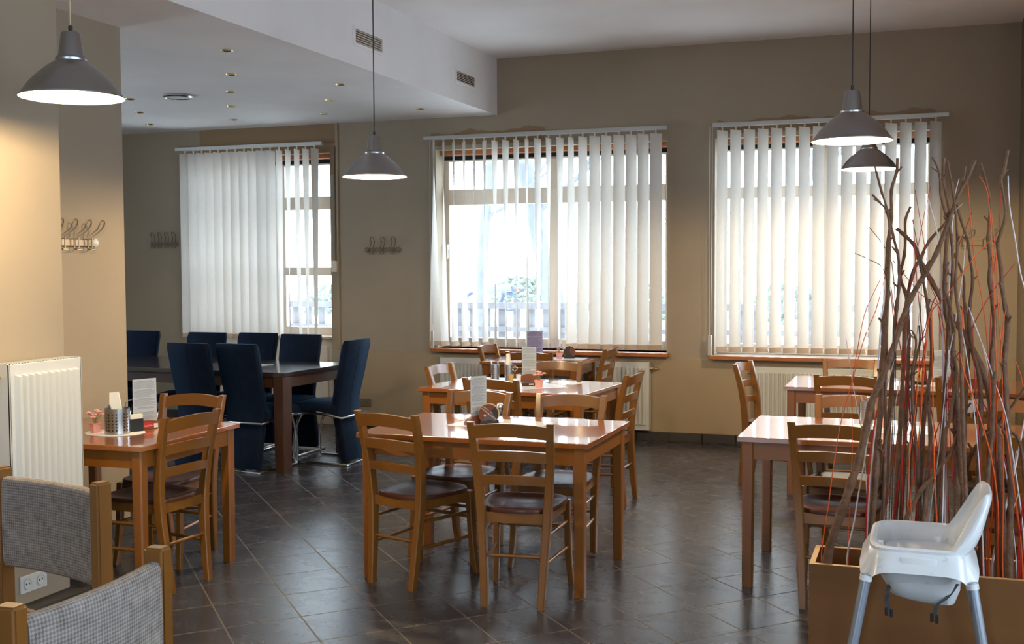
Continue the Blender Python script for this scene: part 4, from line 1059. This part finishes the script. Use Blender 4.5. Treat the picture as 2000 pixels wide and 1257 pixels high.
CANES = [
('orange',.0035,[(-.32,4.332,.32),(-.335,4.332,.507),(-.314,4.346,.686),(-.296,4.357,.841),(-.274,4.369,.997),(-.233,4.382,1.167),(-.193,4.394,1.322),(-.153,4.402,1.428),(-.124,4.411,1.549)]),
('orange',.003,[(-.235,4.455,.32),(-.245,4.455,.49),(-.238,4.423,.761),(-.232,4.404,.921),(-.234,4.377,1.146),(-.216,4.361,1.277),(-.192,4.344,1.408),(-.165,4.335,1.479),(-.125,4.324,1.565)]),
('white',.0035,[(-.156,4.388,.32),(-.166,4.388,.513),(-.174,4.404,.672),(-.186,4.42,.842),(-.199,4.433,.97),(-.23,4.448,1.118),(-.253,4.461,1.255),(-.261,4.467,1.313)]),
('white',.006,[(-.167,4.31,.32),(-.177,4.297,.534),(-.17,4.315,.653),(-.165,4.334,.782),(-.157,4.353,.906),(-.147,4.368,1.003),(-.129,4.381,1.092),(-.11,4.39,1.154),(-.085,4.404,1.248)]),
('white',.006,[(-.237,4.421,.32),(-.247,4.421,.492),(-.224,4.425,.626),(-.211,4.428,.723),(-.192,4.432,.84),(-.178,4.435,.944),(-.161,4.438,1.014)]),
('white',.005,[(-.151,4.335,.32),(-.161,4.335,.536),(-.151,4.362,.873),(-.149,4.383,1.133),(-.144,4.387,1.176),(-.139,4.398,1.319),(-.127,4.41,1.464),(-.114,4.419,1.579),(-.11,4.428,1.694),(-.101,4.436,1.801)]),
('red',.004,[(-.115,4.463,.32),(-.125,4.463,.508),(-.116,4.48,.641),(-.103,4.493,.739),(-.081,4.514,.9),(-.063,4.536,1.067),(-.055,4.557,1.237),(-.049,4.572,1.353)]),
('red',.004,[(-.077,4.386,.32),(-.087,4.386,.529),(-.079,4.371,.648),(-.066,4.351,.809),(-.048,4.334,.941),(-.017,4.312,1.11),(.012,4.29,1.27),(.023,4.282,1.333)]),
('orange',.005,[(.081,4.31,.32),(.071,4.298,.564),(.066,4.282,.659),(.056,4.254,.834),(.051,4.233,.961),(.046,4.208,1.11),(.041,4.175,1.305),(.037,4.151,1.447)]),
('orange',.005,[(-.031,4.414,.32),(-.041,4.414,.526),(-.037,4.391,.646),(-.029,4.375,.732),(-.006,4.344,.891),(.006,4.313,1.046),(.019,4.267,1.272),(.03,4.235,1.426)]),
('red',.004,[(.026,4.337,.32),(.016,4.337,.55),(.02,4.336,.653),(.029,4.335,.729),(.041,4.333,.869),(.054,4.332,.97),(.098,4.331,1.121),(.111,4.33,1.186)]),
('white',.004,[(-.115,4.452,.32),(-.125,4.452,.51),(-.119,4.454,.608),(-.112,4.456,.704),(-.103,4.459,.825),(-.095,4.461,.944),(-.082,4.464,1.075),(-.052,4.467,1.252),(-.039,4.469,1.33)]),
('white',.004,[(.04,4.377,.32),(.03,4.377,.541),(.039,4.366,.639),(.048,4.353,.741),(.064,4.338,.87),(.08,4.315,1.049),(.095,4.29,1.249),(.111,4.277,1.353)]),
('white',.004,[(.23,4.31,.32),(.22,4.305,.574),(.207,4.293,.809),(.195,4.285,.96),(.174,4.275,1.141),(.151,4.267,1.295),(.135,4.263,1.372),(.122,4.259,1.444)]),
('orange',.005,[(.161,4.417,.32),(.151,4.417,.541),(.146,4.405,.779),(.143,4.397,.941),(.15,4.386,1.154),(.143,4.378,1.313),(.142,4.371,1.44)]),
('orange',.005,[(.282,4.343,.32),(.272,4.343,.542),(.265,4.296,.745),(.242,4.257,.906),(.22,4.236,.994),(.184,4.206,1.113),(.144,4.178,1.226),(.13,4.162,1.29)]),
('orange',.004,[(.259,4.468,.32),(.249,4.468,.509),(.255,4.43,.7),(.252,4.396,.867),(.258,4.368,1.004),(.264,4.324,1.216),(.271,4.29,1.372),(.279,4.275,1.444)]),
('red',.004,[(.152,4.384,.32),(.142,4.384,.549),(.117,4.407,.842),(.107,4.419,.99),(.094,4.436,1.201),(.071,4.448,1.361),(.061,4.454,1.436)]),
('white',.004,[(.365,4.31,.32),(.355,4.292,.561),(.341,4.302,.729),(.306,4.316,.959),(.285,4.323,1.073),(.25,4.329,1.179),(.221,4.335,1.275),(.186,4.34,1.369),(.162,4.344,1.441)]),
('white',.0035,[(.346,4.418,.32),(.336,4.418,.528),(.299,4.409,.835),(.268,4.406,.971),(.242,4.403,1.072)]),
('white',.005,[(.389,4.332,.32),(.379,4.332,.562),(.372,4.26,1.094),(.343,4.211,1.447),(.316,4.194,1.565),(.296,4.177,1.683),(.277,4.162,1.788),(.27,4.147,1.887)]),
('white',.007,[(.269,4.455,.32),(.259,4.455,.503),(.296,4.486,.669),(.332,4.516,.835),(.364,4.548,1.01),(.378,4.561,1.077)]),
('orange',.004,[(.25,4.375,.32),(.24,4.375,.559),(.242,4.391,1.073),(.231,4.397,1.256),(.223,4.4,1.36),(.206,4.404,1.479),(.178,4.409,1.633),(.163,4.414,1.794),(.155,4.417,1.89)]),
('orange',.004,[(.294,4.31,.32),(.284,4.307,.542),(.283,4.336,.9),(.274,4.366,1.26),(.263,4.377,1.399),(.255,4.389,1.536),(.25,4.396,1.632),(.234,4.408,1.778)]),
('red',.003,[(.125,4.418,.32),(.115,4.418,.538),(.099,4.396,.881),(.09,4.371,1.255),(.074,4.362,1.397),(.054,4.357,1.467),(.028,4.353,1.537),(.016,4.346,1.634),(-.003,4.339,1.745),(-.023,4.331,1.86)]),
('red',.003,[(-.044,4.34,.32),(-.054,4.34,.543),(-.052,4.359,1.066),(-.047,4.37,1.364),(-.033,4.375,1.509),(-.02,4.378,1.592),(-.007,4.381,1.677),(.011,4.385,1.782),(.031,4.389,1.877)]),
('red',.004,[(-.078,4.454,.32),(-.088,4.454,.513),(-.069,4.464,.86),(-.042,4.473,1.129),(-.009,4.477,1.252),(.042,4.483,1.448),(.089,4.486,1.548),(.141,4.49,1.692),(.173,4.493,1.781)]),
('red',.004,[(.061,4.385,.32),(.051,4.385,.541),(.081,4.415,.97),(.113,4.433,1.215),(.15,4.439,1.301),(.209,4.448,1.43),(.254,4.454,1.508),(.317,4.46,1.594)]),
('white',.0035,[(.094,4.31,.32),(.084,4.293,.566),(.088,4.325,.984),(.09,4.346,1.257),(.095,4.357,1.398),(.1,4.368,1.549),(.105,4.381,1.71),(.109,4.389,1.822),(.125,4.395,1.898)]),
('white',.004,[(.07,4.413,.32),(.06,4.413,.535),(.073,4.386,.881),(.091,4.364,1.165),(.103,4.355,1.271),(.12,4.345,1.398),(.141,4.33,1.571),(.146,4.322,1.667)]),
('white',.006,[(.106,4.342,.32),(.096,4.342,.555),(.08,4.393,1.253),(.07,4.415,1.549),(.06,4.425,1.677),(.052,4.428,1.72),(.025,4.436,1.826)]),
('white',.004,[(.306,4.457,.32),(.296,4.457,.543),(.257,4.513,1.059),(.227,4.535,1.26),(.17,4.553,1.433)]),
('dark',.003,[(-.081,4.381,.32),(-.091,4.381,.53),(-.08,4.322,1.255),(-.091,4.297,1.55),(-.118,4.288,1.649),(-.184,4.281,1.737)]),
('dark',.003,[(-.088,4.31,.32),(-.098,4.297,.55),(-.085,4.229,1.081),(-.087,4.185,1.409),(-.119,4.163,1.57),(-.165,4.158,1.609),(-.222,4.154,1.636)]),
('orange',.004,[(.008,4.413,.32),(-.002,4.413,.53),(.008,4.333,1.145),(.029,4.299,1.4),(.086,4.288,1.482),(.147,4.274,1.579),(.221,4.261,1.672)]),
('red',.0035,[(.138,4.343,.32),(.128,4.343,.557),(.113,4.41,1.141),(.083,4.44,1.407),(.001,4.448,1.484),(-.096,4.462,1.607)]),
('white',.003,[(.115,4.455,.32),(.105,4.455,.528),(.096,4.379,1.069),(.096,4.298,1.622),(.107,4.276,1.763),(.134,4.27,1.803)]),
('orange',.004,[(.281,4.388,.32),(.271,4.388,.558),(.255,4.373,1.259),(.237,4.365,1.621),(.22,4.36,1.836),(.191,4.359,1.903)]),
('red',.006,[(-.167,4.31,.32),(-.177,4.298,.534),(-.169,4.24,.799),(-.163,4.216,.903),(-.145,4.186,1.036),(-.14,4.174,1.085)]),
('orange',.005,[(.301,4.422,.32),(.291,4.422,.496),(.279,4.438,.684),(.255,4.453,.857),(.225,4.464,.989),(.184,4.486,1.248)]),
('orange',.005,[(.36,4.339,.32),(.35,4.339,.549),(.331,4.32,.712),(.311,4.303,.851),(.276,4.274,1.089)]),
('white',.005,[(.266,4.453,.32),(.256,4.453,.494),(.283,4.479,.607),(.307,4.503,.717),(.34,4.546,.907)]),
('white',.005,[(.285,4.373,.32),(.275,4.373,.516),(.298,4.353,.65),(.334,4.33,.795)]),
('red',.005,[(.343,4.31,.32),(.333,4.305,.547),(.337,4.226,.745),(.34,4.147,.935)]),
('red',.004,[(.244,4.424,.32),(.234,4.424,.547),(.237,4.465,1.064),(.246,4.5,1.51),(.265,4.513,1.678),(.272,4.528,1.864)]),
('red',.004,[(.228,4.342,.32),(.218,4.342,.565),(.209,4.363,.892),(.189,4.38,1.146),(.178,4.394,1.366)]),
('red',.004,[(.361,4.454,.32),(.351,4.454,.53),(.335,4.442,.7),(.27,4.421,.978),(.191,4.409,1.143),(.129,4.401,1.254),(.084,4.393,1.364)]),
('red',.004,[(.113,4.374,.32),(.103,4.374,.567),(.067,4.395,.917),(.03,4.408,1.138),(.006,4.42,1.362),(-.014,4.431,1.549),(-.031,4.445,1.789)]),
('orange',.004,[(.008,4.31,.32),(-.002,4.297,.558),(-.021,4.285,.708),(-.03,4.271,.894),(-.011,4.256,1.08),(-.002,4.242,1.263)]),
('white',.004,[(-.024,4.428,.32),(-.034,4.428,.524),(-.031,4.454,.864),(-.027,4.475,1.129),(-.012,4.489,1.32),(.004,4.501,1.472)]),
('dark',.003,[(.026,4.348,.32),(.016,4.348,.547),(.0,4.316,1.257),(.003,4.303,1.55),(-.015,4.297,1.677),(-.033,4.293,1.762)]),
('orange',.004,[(.38,4.46,.32),(.37,4.46,.53),(.377,4.476,.882),(.357,4.488,1.14),(.325,4.493,1.251)]),
('red',.004,[(.012,4.38,.32),(.002,4.38,.557),(-.015,4.34,.921),(-.047,4.311,1.183),(-.077,4.29,1.368),(-.099,4.273,1.514)]),
]
# ---------------------------------------------------------------- planter box and its sticks
PX0, PX1, PY0, PY1, PH = -.372, 1.02, 4.254, 4.545, .50
root = thing('planter_box', 'light wooden box holding the tall twigs and coloured canes', 'planter', ((PX0 + PX1) / 2, (PY0 + PY1) / 2, 0))
cx, cyy = (PX0 + PX1) / 2, (PY0 + PY1) / 2; hx, hy = (PX1 - PX0) / 2, (PY1 - PY0) / 2; t_ = .02
for nm, b in (('front_board', (-hx, hx, -hy, -hy + t_)), ('rear_board', (-hx, hx, hy - t_, hy)), ('side_board', (-hx, -hx + t_, -hy + t_, hy - t_)), ('side_board', (hx - t_, hx, -hy + t_, hy - t_))):
    bm = BM(); box(bm, *b, 0, PH, .001); o = put(nm, bm, 'planter', root)
    bm = BM(); box(bm, b[0] + .0005, b[1] - .0005, b[2] + .0005, b[3] - .0005, PH - .0005, PH + .001); put('edge_band', bm, 'planter_edge', o)
bm = BM(); box(bm, -hx + t_, hx - t_, -hy + t_, hy - t_, .0, .31); put('filling', bm, 'soil', root)
def branch(rb, rt, pts, i):
    P = [Vector(p) for p in pts]; n = len(P)
    P2 = smoothpts(P, 3); m = len(P2)
    bm = BM(); rr = []
    rnd = random.Random(i)
    for k in range(m):
        f = k / (m - 1); r = (rb * .88 + (rt * .58 - rb * .88) * min(1, f * 1.15))
        if k % 3 == 0 and 0 < k < m - 1: r *= 1.22
        rr.append(r)
    tube(bm, P2, rr, 8)
    o = put('twig', bm, 'bark', None, 60)
    # short side spurs at the knots
    for k in range(3, m - 2, 6):
        if P2[k].z < .7: continue
        d = (P2[k + 1] - P2[k]).normalized(); a = rnd.uniform(0, 6.28)
        sd = (d + Vector((math.cos(a), math.sin(a), .1)) * 1.1).normalized()
        bm = BM(); L = rnd.uniform(.018, .04); tube(bm, [P2[k], P2[k] + sd * L], [rr[k] * .75, rr[k] * .4], 6); put('spur', bm, 'bark', o, 60)
    return o
ORD = ['leftmost', 'second from left', 'third from left', 'fourth from left', 'fifth from left', 'sixth from left', 'seventh from left', 'eighth from left', 'ninth from left', 'tenth from left', 'eleventh from left', 'twelfth from left', 'thirteenth from left', 'fourteenth from left', 'fifteenth from left', 'sixteenth from left']
def rank(items):      # order of the upper ends as they stand along the box
    k = sorted(range(len(items)), key=lambda i: items[i][0][-1][0] / items[i][0][-1][1])
    return {items[j][1]: ORD[n] for n, j in enumerate(k)}
own = {4: 'thickest brown branch leaning right across the twigs in the planter', 3: 'thick dark branch leaning left at its top among the twigs',
       10: 'tallest knotty brown twig at the right end of the planter', 15: 'pale bare branch lying diagonally low among the canes above the high chair'}
tall = rank([(p, i) for i, (a_, b_, p) in enumerate(BRANCHES) if i not in own and p[-1][2] > 1.55])
low = rank([(p, i) for i, (a_, b_, p) in enumerate(BRANCHES) if i not in own and p[-1][2] <= 1.55])
for i, (rb, rt, pts) in enumerate(BRANCHES):
    o = branch(rb, rt, pts, i)
    if i in own: tag(o, own[i], 'twig')
    elif i in tall: tag(o, 'tall knotty brown twig in planter, top %s among the tall twigs' % tall[i], 'twig', 'tall brown twigs in the planter')
    else: tag(o, 'shorter brown twig among canes, top %s among the short twigs' % low[i], 'twig', 'shorter brown twigs in the planter')
CR = {}
for col in ('red', 'orange', 'white', 'dark'):
    for hi in (True, False):
        CR.update({k: (v, hi) for k, v in rank([(p, i) for i, (c_, r_, p) in enumerate(CANES) if c_ == col and (p[-1][2] > 1.5) == hi]).items()})
for i, (col, r, pts) in enumerate(CANES):
    bm = BM(); P2 = smoothpts(pts, 3); m = len(P2); r2 = r * .62
    tube(bm, P2, [r2 * 1.12 - .5 * r2 * k / (m - 1) for k in range(m)], 6)
    o = put('cane', bm, 'cane_' + col, None, 60)
    v, hi = CR[i]
    tag(o, '%s %s cane in planter, tip %s among the %s %s ones' % ('tall' if hi else 'short', col, v, 'tall' if hi else 'short', col), 'cane', '%s %s canes' % ('tall' if hi else 'short', col))

# ---------------------------------------------------------------- white plastic high chair (faces -X, back at +X)
root = thing('high_chair', 'white plastic high chair with grey tube legs in front of the planter', 'high chair', (.005, 3.905, 0), 0)
bm = BM(); n = 72
def rr_(t, hx, hy, e=5.0):
    c, s = math.cos(t), math.sin(t); q = 2 / e
    return ((abs(c) ** q) * (1 if c > 0 else -1) * hx, (abs(s) ** q) * (1 if s > 0 else -1) * hy)
def back(t):      # 0 along the tray side, 1 at the middle of the back (+X)
    x, y = rr_(t, 1, 1)
    f = max(0, (x - .55) / .45)
    k = math.cos(t)
    s = max(0.0, min(1.0, (k - .40) / .34))
    s = s * s * (3 - 2 * s)
    return s
HX, HY = .147, .208
def arch(t):      # lower edge of the skirt: feet at the corners, arches between
    x, y = rr_(t, 1, 1)
    m = max(abs(math.cos(t * 2)), 0)
    return m ** .55
R = []
T = [2 * math.pi * i / n for i in range(n)]
def ring(fn): R.append([fn(t) for t in T])
def skirt(k, drop):
    def f(t):
        x, y = rr_(t, HX + .032 * k, HY + .032 * k, 6)
        z = .700 - (.145 - .090 * arch(t)) * k
        return (x + .012 * (x > 0) * 0, y, z)
    return f
for k in (1.0, .75, .5, .25): ring(skirt(k, 0))
ring(lambda t: (*rr_(t, HX + .004, HY + .004), .700))
def wall(u, off):
    def f(t):
        b = back(t); x, y = rr_(t, HX + off, HY + off)
        z = .700 + .012 * u + b * .166 * u
        x += b * (.022 * min(1, u * 5) + .048 * u)
        y *= (1 - .26 * b * u * u)
        return (x, y, z)
    return f
for u in (.15, .35, .55, .75, .9): ring(wall(u, .002))
ring(wall(1.0, -.002)); 
def inner(u):
    def f(t):
        x, y, z = wall(u, -.018)(t); return (x, y, z)
    return f
ring(lambda t: (lambda p: (p[0], p[1], p[2] + .004))(wall(1.0, -.009)(t)))
for u in (.97, .8, .6, .4, .2, .02): ring(inner(u))
ring(lambda t: (*rr_(t, HX - .024, HY - .024), .66))
ring(lambda t: (*rr_(t, HX - .032, HY - .040), .60))
ring(lambda t: (*rr_(t, HX - .048, HY - .065, 4), .565))
ring(lambda t: (*rr_(t, HX - .085, HY - .105, 3), .548))
ring(lambda t: (*rr_(t, .02, .02, 2), .545))
rings(bm, R, cap=True)
# remove the big cap closing the underside
bm.faces.ensure_lookup_table()
for f in [f for f in bm.faces if len(f.verts) > 20 and sum(v.co.z for v in f.verts) / len(f.verts) > .57]: bmesh.ops.delete(bm, geom=[f], context='FACES_ONLY')
sh = put('seat_shell', bm, 'white_plastic', root, 50)
bm = BM(); R = []
for k, z in ((-.028, .655), (-.030, .60), (-.044, .558), (-.082, .541)): R.append([(*(lambda p: (p[0] + .01, p[1], z - (.02 + .12 * p[0]) * (z < .65)))(rr_(t, HX + k, HY + k * 1.3 - .002, 4)),) for t in T])
R.append([(*rr_(t, .02, .02, 2), .516) for t in T]); rings(bm, R); put('bowl', bm, 'white_plastic', root, 50)
bm = BM(); box(bm, -.052, .052, -HY - .0165, -HY - .006, .652, .690, .003, M=None); bmesh.ops.rotate(bm, cent=(0, -HY - .011, .671), matrix=Matrix.Rotation(R_(-14), 3, 'X'), verts=bm.verts); put('moulded_panel', bm, 'white_plastic', sh, 40)
# footrest-less crotch post at the front of the seat
bm = BM(); P = [(-HX + .03, 0, .60), (-HX + .035, 0, .64), (-HX + .025, 0, .685)]
rs = [[(x - .012, -w_, z), (x + .012, -w_, z), (x + .012, w_, z), (x - .012, w_, z)] for (x, _, z), w_ in zip(P, (.028, .022, .014))]; rings(bm, rs); put('front_post', bm, 'white_plastic', sh, 50)
for sx in (-1, 1):
    for sy in (-1, 1):
        bm = BM(); x0, y0_ = sx * (HX + .012), sy * (HY + .012)
        top = Vector((x0 - sx * .006, y0_ - sy * .006, .628)); d = Vector((sx * .17, sy * .11, -1.0))
        bot = top + d * (.628 / 1.0)
        tube(bm, [top, bot], [.0165, .0165], 18); leg = put('leg', bm, 'grey_tube', root, 60)
        bm = BM(); t2 = top + d * .003; t3 = top + d * .02; tube(bm, [t2, t3], [.019, .0195], 18); put('socket', bm, 'white_plastic', leg, 60)
        bm = BM(); tube(bm, [bot + Vector((-d.x, -d.y, 1)) * .03, bot], [.019, .019], 14); put('foot_cap', bm, 'white_plastic', leg, 60)
for pts in ([(-.085, -.12, .585), (-.09, -.15, .56), (-.094, -.15, .53), (-.085, -.152, .505)], [(.115, -.14, .60), (.085, -.16, .56), (.055, -.17, .535), (.05, -.172, .505)]):
    bm = BM(); P = smoothpts(pts, 4)
    rings(bm, [[(p.x - .006, p.y, p.z), (p.x + .006, p.y + .001, p.z), (p.x + .006, p.y + .003, p.z), (p.x - .006, p.y + .002, p.z)] for p in P])
    st_ = put('strap', bm, 'strap', root)
    e = P[-1]; bm = BM(); box(bm, e.x - .014, e.x - .003, e.y - .003, e.y + .006, e.z - .022, e.z + .004, .002, M=None); box(bm, e.x + .001, e.x + .011, e.y - .003, e.y + .006, e.z - .026, e.z, .002); put('buckle', bm, 'black', st_)
root.scale = (1, 1, 1)

# ---------------------------------------------------------------- outside the windows
bm = BM(); box(bm, -60, 40, WY + .3, 90, -.12, -.05); tag(put('street_ground', bm, 'outdoor_ground'), kind='structure')
root = thing('garden_fence', 'grey wooden picket fence outside the middle and left windows', 'fence', (-4.6, 12.6, -.05))
for z0, z1 in ((1.13, 1.205), (.86, .92)):
    bm = BM(); box(bm, -4.4, 6.5, -.02, .02, z0, z1); put('rail', bm, 'fence_wood', root)
i = 0; x = -4.35
while x < 6.45:
    bm = BM(); box(bm, x, x + .085, .02, .042, 0, 1.20 if i % 6 else 1.24); put('picket' , bm, 'fence_wood', root); x += .185; i += 1
root = thing('motorcycle', 'motorcycle under a pale cover parked beyond the fence', 'motorcycle', (-14.4, 38, -.05), R_(-8))
for x in (-.75, .72):
    bm = BM(); P = [(x + .31 * math.cos(a), 0, .32 + .31 * math.sin(a)) for a in [k * math.pi / 10 for k in range(21)]]; tube(bm, P, .06, 8, up=Vector((0, 1, 0)), cap=False); put('wheel', bm, 'moto_dark', root, 60)
bm = BM(); tube(bm, smoothpts([(-.55, 0, .75), (-.2, 0, .85), (.1, 0, .78), (.45, 0, .80), (.85, 0, .86)], 4), [.06] * 4 + [.2] * 6 + [.12] * 7, 12); put('body', bm, 'moto_cover', root, 60)
bm = BM(); tube(bm, smoothpts([(.35, 0, .78), (.7, 0, .86), (1.0, 0, .74)], 4), .08, 10); put('rear_fender', bm, 'moto_dark', root, 60)
bm = BM(); tube(bm, [(-.75, 0, .32), (-.5, 0, .95)], .03, 8); tube(bm, [(-.5, -.3, 1.02), (-.5, .3, 1.02)], .018, 8); put('fork', bm, 'moto_dark', root, 60)
bm = BM(); box(bm, .99, 1.06, -.06, .06, .72, .8, .01); put('tail_light', bm, 'red_label', root)
def tree(label, x, y, h, r, lean, seed, crown=False):
    rnd = random.Random(seed); root = thing('tree', label, 'tree', (x, y, -.05), 0, 'bare trees beyond the fence')
    bm = BM(); P = smoothpts([(0, 0, 0), (lean * .3, 0, h * .3), (lean * .7, .2, h * .65), (lean, .3, h)], 4); m = len(P); tube(bm, P, [r * (1 - .7 * k / m) for k in range(m)], 10); put('trunk', bm, 'tree_bark', root, 60)
    bm = BM()
    def grow(p, d, L, rr, dep):
        q = p + d * L; tube(bm, [p, (p + q) / 2 + Vector((rnd.uniform(-.1, .1), 0, rnd.uniform(-.05, .1))) * L * .5, q], [rr, rr * .8, rr * .55], 5)
        if dep > 0:
            for _ in range(3):
                nd = (d + Vector((rnd.uniform(-.9, .9), rnd.uniform(-.6, .6), rnd.uniform(-.3, .6)))).normalized(); grow(q, nd, L * .68, rr * .55, dep - 1)
    for k in range(5, m, 2):
        a = rnd.uniform(0, 6.28); grow(P[k], Vector((math.cos(a), .4 * math.sin(a), .6)).normalized(), h * .2, r * .35, 3)
    put('branches', bm, 'tree_bark', root, 60)
tree('leaning bare tree beyond the fence in the middle window', -8.1, 26, 7.5, .30, -1.6, 1)
tree('upright bare tree at the left of the middle window view', -9.4, 24, 7.0, .16, .4, 2)
tree('bare tree outside the left window', -13.5, 28, 7.5, .2, .5, 3)
tree('bare tree outside the right window', -1.8, 27, 7.5, .25, -.8, 4)
def bush(label, x, y, r, seed):
    rnd = random.Random(seed); root = thing('bush', label, 'bush', (x, y, -.05), 0, 'pale bushes beyond the fence')
    bm = BM()
    for _ in range(260):
        v = Vector((rnd.gauss(0, 1), rnd.gauss(0, 1), abs(rnd.gauss(0, 1)))).normalized() * r * rnd.uniform(.55, 1)
        t = BM(); bmesh.ops.create_icosphere(t, subdivisions=1, radius=r * .09); join(bm, t, 0, Matrix.Translation((v.x * 1.3, v.y, v.z * .9 + .1)) @ Matrix.Diagonal((1, .4, .7, 1)))
    put('foliage', bm, 'leafage', root)
    bm = BM(); tube(bm, [(0, 0, 0), (.05, 0, r * .8)], .05, 6); put('stem', bm, 'tree_bark', root)
bush('pale green bush beyond the fence in the middle window', -15.3, 44, 1.3, 1)
bush('pale green bush beyond the fence right of the leaning tree', -7.6, 31, 1.2, 2)
bush('pale green bush outside the left window', -17.5, 33, 1.3, 3)
bush('pale green bush outside the right window', -3.2, 30, 1.2, 4)
